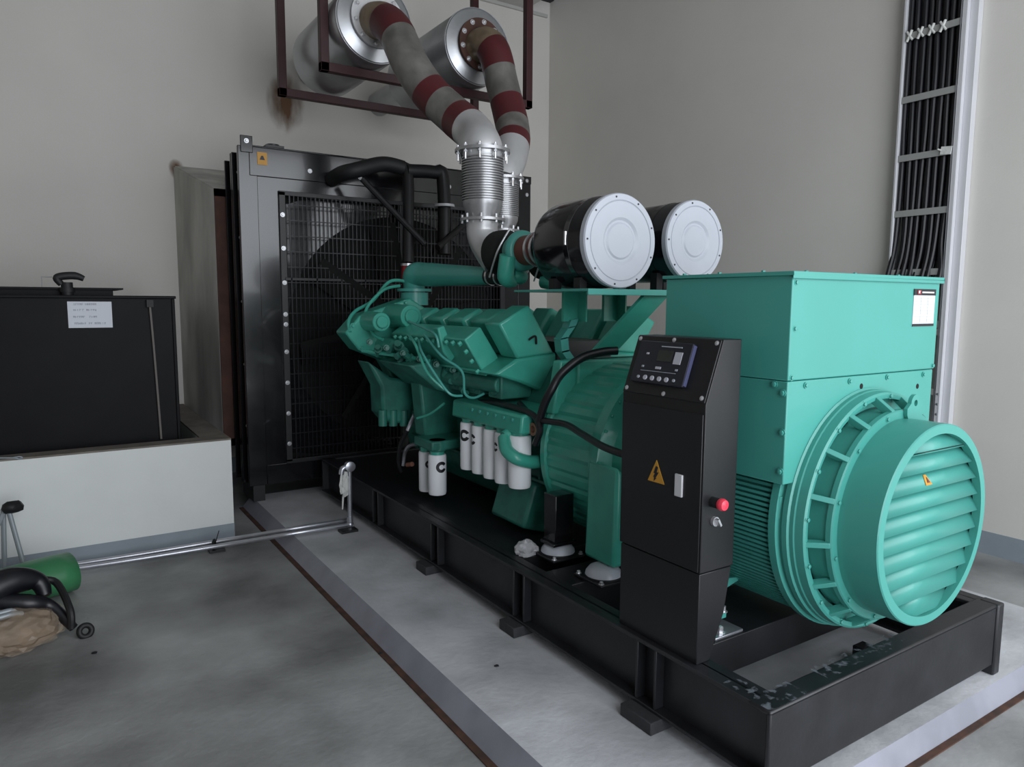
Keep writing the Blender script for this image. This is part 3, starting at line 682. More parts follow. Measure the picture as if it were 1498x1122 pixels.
for k in range(6):
    big = .016 if 0 < k < 5 else .010
    q = MB(); q.lathe(sl(u0+dU*(.16+.135*k), v0+dV*.12, .026), nn, [(0, .004), (big*.55, .004), (big*.6, 0)], 16); q.build('push_button', 'key' if 0 < k < 5 else 'ink', ct)
e_ = at(1042, 734, 'y', CY0); b = MB(); b.cyl((e_.x, CY0, e_.z), (e_.x, CY0-.03, e_.z), .019); b.build('button_collar', 'rubber', cb)
b = MB(); b.lathe((e_.x, CY0-.03, e_.z), (0, -1, 0), [(.016, 0), (.021, .006), (.022, .018), (.018, .027), (0, .029)], 28); b.build('emergency_stop', 'red', cb)
e_ = at(1044, 762, 'y', CY0); b = MB(); b.cyl((e_.x, CY0, e_.z), (e_.x, CY0-.012, e_.z), .017); b.build('key_switch', 'zinc', cb)
b = MB(); b.obox((e_.x, CY0-.02, e_.z), V((.5, 0, -.85))*.015, V((.85, 0, .5))*.004, (0, .01, 0)); b.build('key_lever', 'zinc', cb)

# ================================================================== ENGINE
en = thing('diesel_engine', (CX, 4.0, BZ1), 'green twin bank diesel engine between the radiator and the alternator', 'engine')
YR = 3.32                     # rear face of the cylinder banks
def Py(y, *pp): return [at(px, py, 'y', y) for px, py in pp]
# crankcase and sump
b = MB(); b.prism([(CX-.36, 3.06, .58), (CX-.36, 3.06, 1.02), (CX-.22, 3.06, 1.25), (CX+.22, 3.06, 1.25), (CX+.36, 3.06, 1.02), (CX+.36, 3.06, .58)], (0, 1.85, 0)); b.build('crankcase', 'green_shaded', en, bevel=.02)
b = MB(); b.prism([(CX-.34, 3.1, .60), (CX-.34, 3.1, .50), (CX-.22, 3.1, .36), (CX+.22, 3.1, .36), (CX+.34, 3.1, .5), (CX+.34, 3.1, .6)], (0, 1.75, 0)); b.build('sump', 'green_shaded', en, bevel=.02)
b = MB()
for k in range(5): b.box((CX-.385, 3.2+k*.36, .62), (CX-.35, 3.22+k*.36, 1.0))
b.box((CX-.385, 3.08, .60), (CX-.35, 4.9, .62)); b.box((CX-.385, 3.08, 1.0), (CX-.35, 4.9, 1.03)); b.mirror(CX); b.build('crankcase_ribs', 'green_shaded', en, bevel=.004)
b = MB(); b.box((CX-.30, 2.98, 1.02), (CX+.30, 3.12, 1.30)); b.prism([(CX-.45, 3.0, 1.02), (CX-.40, 3.0, 1.30), (CX+.40, 3.0, 1.30), (CX+.45, 3.0, 1.02)], (0, .07, 0)); b.build('bell_housing_top', 'green2', en, bevel=.01)
# the two cylinder banks
def bank(side):
    mirror = side > 0
    def mk(b, name, m='green2', **kw):
        if mirror:
            for i_, p_ in enumerate(b.v): b.v[i_] = V((2*CX-p_.x, p_.y, p_.z))
        return b.build(name, m, en, **kw)
    A = Py(YR, (730, 474), (774, 446), (811, 517), (796, 533), (757, 525))
    b = MB(); b.prism([A[0], A[1], A[2], A[4]], (0, .17, 0)); mk(b, 'rear_rocker_housing', bevel=.012)
    L_ = Py(YR, (757, 525), (724, 548), (762, 560), (800, 590), (830, 560), (838, 500), (811, 517))
    b = MB(); b.prism([L_[0], L_[1], L_[2], (CX-.30, YR, 1.10), (CX-.1, YR, 1.18), (CX-.12, YR, 1.36), L_[6]], (0, 1.45, 0)); mk(b, 'cylinder_head_bank', bevel=.015)
    # row of separate rocker covers running forward
    axu = (A[1]-A[0]); axv = (A[0]-A[4]).normalized()
    for k in range(4):
        y0 = YR+.24+k*.29; d_ = V((0, y0-YR, 0))
        cv = [A[0].lerp(A[1], .28)-axv*.02, A[1]-axv*.02, A[2]-axv*.02, A[4].lerp(A[2], .2)]
        b = MB(); b.prism([p_+d_ for p_ in cv], (0, .21, 0)); o = mk(b, 'rocker_cover', bevel=.022)
        c_ = (A[0].lerp(A[1], .65)+d_+V((0, .1, 0)))
    if mirror: return A
    # long charge-air box with bolted edge
    ya = 3.5
    F_ = Py(ya, (679, 497), (703, 478), (730, 524), (706, 544))
    back = 4.5
    b = MB(); b.prism(F_, (0, back-ya, 0)); bx = mk(b, 'charge_air_box', bevel=.008)
    ux = (F_[1]-F_[0]).normalized(); uz = (F_[0]-F_[3]).normalized()
    fl_ = MB(); fl_.prism([F_[3]+V((0, -.012, 0)), F_[2]+V((0, -.012, 0)), F_[2]-uz*.03+V((0, -.012, 0)), F_[3]-uz*.03+V((0, -.012, 0))], (0, back-ya, 0))
    mk(fl_, 'box_flange', bevel=.003)
    bolts(bx, [F_[0]-uz*.02-ux*.004+V((0, .05+.08*k, 0)) for k in range(12)], -ux, .014, .02, 'green2', 'bolt', False)
    bolts(bx, [F_[0].lerp(F_[3], t_)-ux*.012+V((0, .012, 0)) for t_ in (.3, .6, .92)], -ux, .013, .02, 'green2', 'bolt', False)
    b = MB(); q = Py(YR-.002, (773, 497), (781, 493), (784, 503))
    b.tube([q[0]+V((0, -.004, 0)), q[0].lerp(q[1], .6)+V((0, -.02, .01)), q[1]+V((0, -.02, 0)), q[2]+V((0, -.004, 0))], .006, 8); mk(b, 'lifting_hook', 'dull')
    return A
AA = bank(-1); bank(1)
# valley between banks, dark
b = MB(); b.box((CX-.2, 3.3, 1.2), (CX+.2, 4.9, 1.38)); b.build('valley_cover', 'blacks', en)
# under-bank exhaust ports and manifold
b = MB()
for k in range(6):
    y = 3.45+k*.24; c = V((2.22, y, 1.14)); b.box((2.13, y-.07, 1.06), (2.34, y+.07, 1.2)); b.cyl((2.12, y, 1.12), (2.3, y, 1.12), .045, seg=14)
b.tube([(2.15, 3.4, 1.14), (2.12, 4.0, 1.14), (2.1, 4.8, 1.16)], .05, 14); b.build('coolant_manifold', 'green_shaded', en, bevel=.008)
# front gear case and its projecting accessories
b = MB(); b.prism([(CX-.62, 4.86, 1.2), (CX-.72, 4.86, 1.34), (CX-.42, 4.86, 1.55), (CX+.42, 4.86, 1.55), (CX+.72, 4.86, 1.34), (CX+.62, 4.86, 1.2), (CX+.4, 4.86, .8), (CX+.34, 4.86, .5), (CX-.34, 4.86, .5), (CX-.40, 4.86, .8)], (0, .14, 0)); b.build('gear_case', 'green_shaded', en, bevel=.015)
W0 = Py(4.7, (505, 487), (527, 462), (600, 436), (668, 480), (700, 530), (640, 545), (570, 530), (525, 512))
b = MB(); b.prism(W0, (0, .2, 0)); b.build('accessory_plate', 'green2', en, bevel=.012)
bolts(en, [W0[0].lerp(W0[1], .5)+V((0, 0, -.01))]+[W0[1].lerp(W0[2], .1+.2*k)+V((0, 0, -.02)) for k in range(5)]+[W0[7].lerp(W0[6], .1+.25*k)+V((0, 0, .02)) for k in range(4)], (0, -1, 0), .013, .016, 'green2', 'bolt')
acc = MB()
for (px, py, r_, l_) in ((540, 470, .07, .22), (575, 462, .085, .3), (560, 505, .06, .28), (602, 500, .055, .35), (590, 535, .05, .3)):
    q = at(px, py, 'y', 4.7); acc.cyl((q.x, 4.72, q.z), (q.x, 4.7-l_, q.z), r_, r_*.9, seg=20); acc.cyl((q.x, 4.7-l_, q.z), (q.x, 4.68-l_, q.z), r_*.6, seg=12)
acc.build('accessory_drives', 'green2', en, bevel=.006)
# fuel rail side case with pumps and unions crowding it
b = MB(); b.prism(Py(4.0, (598, 535), (640, 528), (712, 572), (700, 588), (640, 570)), (0, .5, 0)); b.build('fuel_pump_case', 'green_shaded', en, bevel=.012)
fp = MB(); rnd_ = random.Random(21)
for k in range(26):
    t = k/25; px, py = 560+t*160+rnd_.uniform(-8, 8), 512+t*62+rnd_.uniform(-14, 10); y = 4.45-t*.85
    q = at(px, py, 'y', y); r_ = rnd_.uniform(.016, .036); dv = V((rnd_.uniform(-1, .1), rnd_.uniform(-1, 0), rnd_.uniform(-.6, .8))).normalized()
    fp.lathe(q, dv, [(0, 0), (r_, 0), (r_, r_*1.4), (r_*.65, r_*1.5), (r_*.65, r_*2.6), (0, r_*2.6)], 8)
fp.build('fuel_unions', 'green_shaded', en)
# shielded lower side cover with bracket (front corner)
b = MB(); b.prism(Py(4.55, (538, 528), (572, 552), (622, 560), (662, 598), (662, 640), (618, 612), (574, 622), (560, 606), (558, 566)), (0, .22, 0)); b.build('water_pump_case', 'green_shaded', en, bevel=.02)
b = MB()
for px in (565, 580, 596, 612):
    q = at(px, 612, 'y', 4.5); b.cyl((q.x, 4.56, q.z+.05), (q.x, 4.56, q.z-.06), .03, seg=12)
b.build('pump_studs', 'green_shaded', en)
b = MB(); b.prism(Py(4.2, (614, 560), (680, 575), (680, 640), (622, 640)), (0, .15, 0)); b.build('oil_cooler', 'green_shaded', en, bevel=.015)
b = MB(); b.prism(Py(3.75, (640, 480), (650, 476), (668, 520), (660, 530), (648, 515)), (0, .06, 0)); b.build('fuel_block', 'green2', en, bevel=.008)
# thin pipes
def pipe(name, pts, r=.010, m='green2'): return MB().tube(pts, r, 8, 8).build(name, m, en)
pipe('injector_line', [at(598, 470, 'y', 4.1), at(620, 480, 'y', 3.9), at(637, 490, 'y', 3.72), at(642, 508, 'y', 3.7)], .0075, 'green')
pipe('injector_line', [at(612, 497, 'y', 4.0), at(617, 515, 'y', 3.75), at(638, 550, 'y', 3.62), at(658, 576, 'y', 3.55), at(676, 579, 'y', 3.55)], .0075, 'green')
pipe('injector_line', [at(620, 488, 'y', 3.9), at(645, 520, 'y', 3.7), at(670, 537, 'y', 3.62), at(678, 550, 'y', 3.6), at(680, 575, 'y', 3.55), at(692, 582, 'y', 3.55), at(708, 576, 'y', 3.55)], .0075, 'green')
pipe('injector_line', [at(598, 490, 'y', 4.1), at(608, 505, 'y', 3.85), at(625, 545, 'y', 3.75), at(650, 570, 'y', 3.7)], .009)
pipe('coolant_line', [at(597, 412, 'y', 4.8), at(570, 412, 'y', 4.85), at(545, 440, 'y', 4.85), at(520, 455, 'y', 4.8), at(510, 470, 'y', 4.75), at(512, 486, 'y', 4.7)], .012)
pipe('coolant_line', [at(585, 418, 'y', 4.8), at(560, 425, 'y', 4.8), at(535, 455, 'y', 4.75), at(545, 487, 'y', 4.6), at(560, 497, 'y', 4.5)], .011)
pipe('coolant_line', [at(530, 513, 'y', 4.55), at(580, 520, 'y', 4.3), at(628, 528, 'y', 4.0)], .013)
pipe('coolant_line', [at(650, 590, 'y', 4.0), at(630, 605, 'y', 4.1), at(610, 612, 'y', 4.2)], .008)
for k in range(9):
    px = 540+k*24; q = at(px, 500+k*8, 'y', 4.45-.11*k)
    MB().lathe(q, (-.3, -1, 0), [(0, 0), (.02, 0), (.02, .05), (.012, .05), (.012, .09), (0, .09)], 8).build('fitting', 'green_shaded', en)
# charge pipe from turbo to the front elbow
E0 = at(606, 445, 'y', 4.82)
zc = at(606, 398, 'y', 4.82).z
cpipe = [E0, V((E0.x, 4.82, zc-.10)), at(608, 402, 'y', 4.78), at(632, 402, 'y', 4.6), at(718, 404, 'x', at(632, 402, 'y', 4.6).x+.06)]
b = MB(); b.tube(cpipe, [.075, .078, .085, .083, .052], 28, 8); b.build('charge_pipe', 'green', en)
b = MB(); q = at(606, 424, 'y', 4.82); b.ring((q.x, q.y, q.z-.012), (0, 0, 1), .06, .125, .02); b.ring((q.x, q.y, q.z-.11), (0, 0, 1), .06, .10, .09); b.build('charge_pipe_flange', 'green', en)
e1 = cpipe[-1]; dd = (cpipe[-1]-cpipe[-2]).normalized()
MB().cyl(e1-dd*.02, e1+dd*.13, .054, seg=24).build('hose_joint', 'rubber', en)
for t_ in (.005, .095): MB().ring(e1+dd*t_, dd, .05, .0575, .014, 24).build('hose_clamp', 'zinc', en)
# turbochargers
def turbo(x, y, z, side):
    b = MB(); b.lathe((x, y+.2, z), (0, -1, 0), [(0, 0), (.10, 0), (.135, .04), (.135, .12), (.10, .17), (.06, .19)], 32); b.build('turbine_casing', 'dull', en)
    b = MB(); R_ = .085
    b.lathe((x, y-.04, z), (0, -1, 0), [(R_+.0+.034*math.cos(a), .034*math.sin(a)+.05) for a in [2*PI*k/16 for k in range(17)]], 40); b.cyl((x, y, z), (x, y-.08, z), R_, seg=32); b.build('compressor_volute', 'green', en)
    b = MB(); b.lathe((x, y-.07, z), (0, -1, 0), [(.02, 0), (.085, .02), (.085, .1), (.09, .16), (.09, .24), (0, .24)], 32); b.build('intake_hose', 'redhose', en)
    b = MB(); b.ring((x, y-.235, z), (0, -1, 0), .08, .098, .02, 32); b.ring((x, y-.29, z), (0, -1, 0), .08, .098, .02, 32); b.build('hose_clamp', 'zinc', en)
    b = MB(); b.tube([(x+.1*side, y-.09, z-.03), (x+.09*side, y-.05, z-.15), (x+.0*side, y+.02, z-.16), (x-.03*side, y+.1, z-.15)], .05, 16); b.build('compressor_outlet', 'green2', en)
    b = MB(); b.tube([(x-.11, y+.1, z-.15), (x-.115, y-.0, z+.0), (x-.06, y-.05, z+.13)], .006, 8); b.build('oil_line', 'zinc', en)
TX = 2.40; TY = d1-.38; TZ = at(748, 368, 'y', TY).z
TX = at(752, 366, 'y', TY).x
turbo(TX, TY, TZ, -1)
turbo(2*CX-TX+.06, TY+.45, TZ, 1)
b = MB(); b.tube([e1+dd*.12, e1+dd*.3, V((TX-.02, TY-.02, TZ-.14))], .045, 18); b.build('charge_outlet', 'green2', en)
# air-cleaner shelf with legs and diagonal strut
zS = at(880, 424, 'y', 2.95).z
b = MB(); b.box((2.20, 2.72, zS-.012), (3.12, 3.36, zS)); b.box((2.20, 2.71, zS-.03), (3.12, 2.722, zS)); b.build('filter_shelf', 'green', en, bevel=.002)
for (px, pyb, m_) in ((832, 470, 'green2'), (890, 452, 'green2')):
    q = at(px, 430, 'y', 3.15); b = MB(); b.box((q.x-.055, 3.12, zS-.17), (q.x+.045, 3.14, zS-.01)); b.box((q.x+.04, 3.05, zS-.17), (q.x+.05, 3.14, zS-.01)); b.build('shelf_leg', m_, en)
q = at(836, 470, 'y', 3.13); b = MB()
pp = [V((q.x, 3.13, zS-.16)), V((q.x-.02, 3.13, zS-.2)), V((q.x-.07, 3.13, zS-.26)), V((q.x-.06, 3.13, zS-.33)), V((q.x-.0, 3.13, zS-.4))]
for i in range(len(pp)-1): b.obox((pp[i]+pp[i+1])/2, (pp[i+1]-pp[i])*.55, (0, .03, 0), V((.025, 0, .004)))
b.build('shelf_hanger', 'green', en)
s0 = at(962, 428, 'y', 2.74); s1_ = at(882, 515, 'y', 2.98); b = MB(); d_ = s1_-s0; sd = V((.06, 0, 0)); b.obox((s0+s1_)/2, d_*.5, V((.075, -.01, 0)), V((0, .006, .006))); b.build('diagonal_strut', 'green2', en)
# oil filters and header
def emblem(parent, c, r, ang, z, size):
    "black round letter-C style mark wrapped on the filter"
    e = MB()
    N = 22
    for k in range(N):
        t0, t1 = .45+(2*PI-.9)*k/N, .45+(2*PI-.9)*(k+1)/N
        qd = []
        for rr, tt in ((size*.45, t0), (size, t0), (size, t1), (size*.45, t1)):
            a = ang+rr*math.cos(tt)/r; qd.append((c[0]+(r+.0012)*math.cos(a), c[1]+(r+.0012)*math.sin(a), z+rr*math.sin(tt)))
        e.add(qd, [(0, 1, 2, 3)])
    e.build('emblem', 'dark', parent)
def filt(x, y, zb, zt_, r, em):
    f_ = MB(); h = zt_-zb; f_.lathe((x, y, zb), (0, 0, 1), [(0, .004), (r*.7, .0), (r*.93, .004), (r, .018), (r, h-.014), (r*.96, h-.004), (r*.9, h), (0, h)], 36)
    o = f_.build('oil_filter', 'white', en)
    n = MB(); n.cyl((x, y, zt_-.002), (x, y, zt_+.03), r*.8); n.build('filter_neck', 'green2', o)
    if em: emblem(o, (x, y), r, em[0], zt_-em[1], em[2])
fx = 2.12
to_cam = math.atan2(-3.5, -fx)
spots = [(673, 617, 686), (690, 622, 692), (707, 627, 699), (724, 632, 706), (744, 668, 713)]
for i, (px, pt, pb) in enumerate(spots):
    R_ = .052 if i < 4 else .062
    if i < 4: q = at(px+13, pb, 'x', fx)
    else: q = at(px+16, pb, 'x', fx+.0)
    t_ = at(px+13, pt, 'y', q.y).z if i < 4 else q.z+.29
    em = [(to_cam-.55, .075, .035), (to_cam-1.15, .08, .032), None, (to_cam-1.2, .08, .026), None][i]
    filt(fx, q.y, q.z, t_, R_, em)
hd = MB(); y0, y1 = at(680, 620, 'x', fx).y, at(775, 620, 'x', fx).y
zt0 = at(690, 612, 'x', fx).z
hd.prism([(fx-.06, y1, zt0-.0), (fx-.05, y1, zt0+.10), (fx+.2, y1, zt0+.13), (fx+.2, y1, zt0-.0)], (0, y0-y1+.06, 0)); h_ = hd.build('filter_header', 'green2', en, bevel=.012)
bolts(h_, [(fx-.055, y1+.08+.085*k, zt0+.07) for k in range(6)], (-1, 0, .2), .010, .008, 'green', 'bolt', False)
b = MB(); b.tube([at(738, 640, 'x', fx-.07), at(741, 658, 'x', fx-.09), at(757, 671, 'x', fx-.06), at(780, 676, 'x', fx+.05), at(800, 672, 'x', fx+.15)], .036, 16); b.tube([at(738, 640, 'x', fx-.07), at(750, 633, 'x', fx-.02), at(770, 630, 'x', fx+.05)], .036, 16); b.build('oil_transfer_pipe', 'green2', en)
b = MB(); q = at(779, 628, 'x', fx); b.ring(q, (1, 0, 0), .02, .035, .03, 20); b.build('copper_fitting', 'copper', en)
# fuel filters lower down
gx = 2.06
for i, (px, pt, pb, R_) in enumerate(((620, 660, 718, .05), (640, 664, 723, .058))):
    q = at(px+(4 if i == 0 else 0), pb, 'x', gx+(.02 if i == 0 else 0)); t_ = at(px, pt, 'y', q.y).z
    filt(q.x, q.y, q.z, t_, R_, [(to_cam+.45, .08, .026), (to_cam+.55, .075, .036)][i])
qf = at(640, 650, 'x', gx); b = MB(); b.box((gx-.07, qf.y-.06, qf.z-.03), (gx+.28, qf.y+.2, qf.z+.03)); b.cyl((gx, qf.y, qf.z-.04), (gx, qf.y, qf.z+.03), .062); b.build('fuel_filter_head', 'green_shaded', en, bevel=.01)
pipe('fuel_line', [at(628, 652, 'x', gx), at(605, 650, 'x', gx), at(593, 660, 'x', gx), at(590, 681, 'x', gx)], .013, 'galv')
pipe('fuel_hose', [at(596, 630, 'x', gx-.02), at(586, 650, 'x', gx-.04), at(583, 675, 'x', gx-.03), at(587, 690, 'x', gx)], .014, 'rubber')
pipe('hose_end', [at(606, 607, 'x', gx), at(601, 618, 'x', gx), at(596, 630, 'x', gx-.02)], .013, 'galv')
MB().cyl(at(596, 680, 'x', gx), at(603, 679, 'x', gx), .016, seg=12).build('hose_fitting', 'copper', en)
# engine bearer bracket at the sump
b = MB(); b.prism([(CX-.42, 3.2, .6), (CX-.5, 3.2, .36), (CX-.34, 3.2, .306), (CX-.2, 3.2, .306), (CX-.2, 3.2, .6)], (0, .35, 0)); b.build('sump_bracket', 'green_shaded', en, bevel=.02)

# ================================================================== AIR CLEANERS
def cleaner(cpx, cpy, y0, L_, lab, arad):
    c = at(cpx, cpy, 'y', y0); x, z = c.x, c.z; r = arad
    a = thing('air_cleaner', (x, y0+L_/2, zS), lab, 'air cleaner', 'white capped air cleaners')
    MB().lathe((x, y0, z), (0, 1, 0), [(r*.985, .012), (r*.985, .05), (r, .055), (r, L_-.06), (r*.96, L_-.03), (r*.86, L_), (.11, L_), (.11, L_+.06), (0, L_+.06)], 64).build('canister', 'black', a)
    cp_ = MB(); cp_.lathe((x, y0, z), (0, 1, 0), [(0, -.004), (r*.36, -.004), (r*.40, .002), (r*.44, .002), (r*.50, -.006), (r*.84, -.006), (r*.855, -.001), (r*.87, -.007), (r*.99, -.006), (r*1.012, .002), (r*1.012, .03), (r*.985, .03)], 72); co = cp_.build('end_cap', 'cap', a, ang=28)
    rg = MB(); rg.lathe((x, y0, z), (0, 1, 0), [(r*.849, -.0035), (r*.861, -.0035)], 72); rg.build('sealing_groove', 'ink', co)
    bolts(co, [(x+r*.935*math.cos(t), y0-.006, z+r*.935*math.sin(t)) for t in [2*PI*k/9+.35 for k in range(9)]], (0, -1, 0), .005, .003, 'blacks', 'screw', False)
    for sx in (-1, 1):
        for yf in (.12, .33):
            f_ = MB(); f_.box((x+sx*.13-.022, y0+yf, zS), (x+sx*.13+.022, y0+yf+.05, z-r*.78)); f_.build('support_foot', 'rubber', a)
    bd = MB(); bd.ring((x, y0+.13, z), (0, 1, 0), r*.99, r*1.012, .035, 56); bd.build('mounting_band', 'black', a)
    ck = MB(); ck.cyl((x-r*1.0, y0+.145, z-.02), (x-r*1.0, y0+.145, z+.045), .008, seg=8); ck.build('band_clamp', 'zinc', a)
    return a
cleaner(907.5, 352.5, 2.70, .47, 'black air cleaner drum with white round cap, nearer one left of its twin', .226)
cleaner(1016.5, 353, 2.72, .47, 'black air cleaner drum with white cap, farther one half behind the terminal box', .212)

# ================================================================== ENGINE CABLES
k_ = MB().tube([at(925, 668, 'x', 1.99), at(905, 662, 'x', 1.99), at(880, 652, 'x', 2.02), at(850, 634, 'x', 2.08), at(828, 621, 'x', 2.12), at(800, 616, 'x', 2.12), at(782, 612, 'x', 2.15), at(760, 590, 'x', 2.2)], .0165, 12).build('control_cable', 'cable'); tag(k_, 'thick black cable running from the cabinet across the green housing to the engine', 'cable')
k_ = MB().tube([at(788, 620, 'x', 2.12), at(797, 590, 'x', 2.12), at(808, 568, 'x', 2.14), at(822, 546, 'x', 2.2), at(850, 524, 'x', 2.3), at(880, 515, 'x', 2.42), at(903, 513, 'x', 2.5)], .022, 12).build('wiring_loom', 'cable'); tag(k_, 'black wiring loom arching over the green slotted housing', 'cable')
k_ = MB().tube([at(690, 588, 'x', 2.18), at(725, 590, 'x', 2.14), at(760, 598, 'x', 2.12), at(783, 610, 'x', 2.12), at(790, 628, 'x', 2.11), at(783, 650, 'x', 2.11)], .018, 10).build('wiring_loom', 'cable'); tag(k_, 'black wiring loom lying on top of the oil filter header', 'cable')
# crumpled clear bag on the skid deck
def crumple(name, c, rx, ry, rz, m, seed, amp=.35, sub=3, zmin=None):
    bm = bmesh.new(); bmesh.ops.create_icosphere(bm, subdivisions=sub, radius=1); rnd = random.Random(seed)
    vs = []
    for v in bm.verts:
        k = 1+amp*(rnd.random()-.5); p_ = V((v.co.x*rx*k, v.co.y*ry*k, v.co.z*rz*k))
        p_ = p_+V(c)
        if zmin is not None and p_.z < zmin: p_.z = zmin+rnd.random()*.002
        vs.append(p_)
    b = MB(); b.add(vs, [tuple(v.index for v in f.verts) for f in bm.faces]); bm.free()
    return b
c = at(770, 810, 'z', BZ1)
o = crumple('plastic_bag', c+V((0, 0, .018)), .06, .055, .055, 'film', 3, zmin=BZ1+.001).build('plastic_bag', 'film', loc=c, ang=15); tag(o, 'crumpled clear plastic bag lying on the skid by the mount', 'bag')

# ================================================================== CABLE LADDER
LXw = WX-.07
y_r0 = at(1420, 5, 'x', LXw).y; y_l0 = at(1327, 5, 'x', LXw).y
ld = thing('cable_ladder', (WX-.05, (y_r0+y_l0)/2, .3), 'silver cable ladder fixed upright on the right wall', 'cable ladder')
yl = (y_l0+at(1307, 395, 'x', LXw).y)/2; yr = (at(1411, 5, 'x', LXw).y+at(1373, 620, 'x', LXw).y)/2
zb = .45
b = MB(); b.box((WX-.10, yr-.022, zb), (WX-.088, yr+.008, CZ+.2)); b.box((WX-.10, yr-.022, zb), (WX-.005, yr-.014, CZ+.2)); b.build('side_rail', 'silver', ld, bevel=.002)
b = MB(); b.box((WX-.10, yr+.012, zb), (WX-.04, yr+.018, CZ+.2)); b.build('rail_lip', 'galv', ld)
b = MB(); b.box((WX-.10, yl-.004, zb), (WX-.005, yl+.012, CZ+.2)); b.build('side_rail', 'silver', ld, bevel=.002)
ups = at(1432, 5, 'x', WX-.01).y
b = MB(); b.box((WX-.06, yr-.075, zb), (WX-.001, yr-.022, CZ+.2)); b.build('outer_flange', 'silver', ld, bevel=.002)
rz = [at(1385, py, 'x', WX-.1).z for py in (36, 132, 221, 306)]
for z in rz+[rz[0]+.45, rz[0]+.9, rz[0]+1.35]+[rz[3]-.42*k for k in (1, 2, 3)]:
    MB().box((WX-.095, yr, z-.022), (WX-.085, yl, z+.022)).build('rung', mat('rung_grey', (.30, .30, .29), .5) if 'rung_grey' not in bpy.data.materials else bpy.data.materials['rung_grey'], ld)
bolts(ld, [(WX-.1, yr-.008, at(1384, py, 'x', WX-.1).z) for py in (578, 593, 608)], (-1, 0, 0), .006, .004, 'galv')
# power cables on the ladder
nC = 15
for k in range(nC):
    y = yr+.035+(yl-yr-.055)*k/(nC-1); rr = .0185; xo = WX-.052+(.022 if k % 2 else -.006)+random.uniform(-.004, .004)
    pts = []
    z = CZ+.3
    while z > 2.2:
        pts.append((xo+random.uniform(-.004, .004), y+random.uniform(-.006, .006), z)); z -= .35
    sway = random.uniform(.0, .03)
    pts += [(xo-.01, y+random.uniform(-.01, .02), 2.05), (xo-.02-sway, y+.02+random.uniform(-.02, .02), 1.8), (WX-.14-sway, y+.05+random.uniform(0, .04), 1.45), (WX-.2, y+.09, 1.1), (WX-.2, y+.10, .7)]
    o = MB().tube(pts, rr, 10, 5).build('power_cable', 'cable', loc=(xo, y, 1.5)); tag(o, 'black power cable running down the wall ladder among its bundle', 'cable', 'power cables on the wall ladder')
# white tie wraps
for k in range(4):
    y = yl-.04-k*.075; z = rz[0]; q = MB(); q.tube([(WX-.1, y+.02, z-.035), (WX-.104, y, z+.0), (WX-.1, y-.012, z+.035)], .009, 8); q.tube([(WX-.1, y-.02, z-.03), (WX-.106, y, z), (WX-.1, y+.02, z+.03)], .008, 8)
    o = q.build('cable_tie', 'tape', loc=(WX-.1, y, z)); tag(o, 'white tie knotted round the top visible rung of the cable ladder', 'cable tie', 'white ties on the top rung')
z = rz[2]; q = MB(); q.obox((WX-.1, yr+.05, z+.005), (0, .035, .004), (0, -.004, .026), (.006, 0, 0)); q.tube([(WX-.104, yr+.08, z+.01), (WX-.115, yr+.1, z+.02)], .005, 6); o = q.build('cable_tie', 'tape', loc=(WX-.1, yr+.05, z)); tag(o, 'white tape tag at the right end of the third ladder rung', 'cable tie')

# ================================================================== BUND AND TANK
PX1, PY0 = 1.08, 5.32; PZ = .632; wt = .15; PXL = LX+.004
bd = MB()
bd.box((PXL, PY0, .012), (PX1, PY0+wt, PZ-.012)); bd.box((PX1-.18, PY0+wt, .012), (PX1, WY-.01, PZ-.012))
bd_o = thing('bund', (-.5, PY0+.7, FL), 'low white concrete bund with grey skirting around the black tank', 'bund')
bd.build('bund_wall', 'bund', bd_o)
b = MB(); b.box((PXL, PY0-.002, FL), (PX1+.002, PY0+wt, .012)); b.box((PX1-.18, PY0+wt, FL), (PX1+.002, WY-.01, .012)); b.build('skirting_band', 'bband', bd_o)
b = MB(); b.box((PXL, PY0-.001, PZ-.012), (PX1+.001, PY0+wt, PZ)); b.box((PX1-.18, PY0+wt, PZ-.012), (PX1+.001, WY-.01, PZ)); b.build('bare_top', 'bundtop', bd_o)
b = MB(); b.box((PXL, PY0+wt, FL), (PX1-.18, WY-.01, FL+.1)); b.build('bund_bed', 'tank', bd_o)
q = MB(); q.box((.02, PY0-.002, PZ-.03), (.021, PY0, PZ)); 
c = at(18, 670, 'y', PY0-.006); h_ = MB(); h_.tube([c+V((-.12, 0, .012)), c+V((0, 0, 0)), c+V((.035, 0, -.01)), c+V((.05, 0, -.004)), c+V((.035, 0, .004)), c+V((.0, 0, .0))], .005, 8); o = h_.build('wall_hook', 'stand', loc=c); tag(o, 'small metal hook on the front of the white bund', 'hook')
TY0 = 5.62
tk = thing('fuel_tank', (-.4, TY0+.6, FL), 'large black steel fuel tank standing in the white bund', 'tank')
tr_ = at(250, 433, 'y', TY0); tz = tr_.z; tx = tr_.x
b = MB(); b.box((-2.2, TY0, FL+.1), (tx+.012, WY-.28, tz-.014)); b.build('tank_body', 'tank', tk, bevel=.006)
b = MB(); b.box((-2.22, TY0-.018, tz-.02), (tx+.03, WY-.26, tz)); b.box((tx-.03+.03, TY0-.012, .5), (tx+.022, TY0+.004, tz-.02)); b.build('tank_top', 'tank', tk, bevel=.004)
lp = at(165, 425, 'y', TY0+.12); b = MB(); b.box((-1.2, TY0+.1, tz), (lp.x, TY0+.7, tz+.04)); b.box((-1.25, TY0+.06, tz+.04), (lp.x+.06, TY0+.75, tz+.052)); b.build('manhole_lid', 'tank', tk)
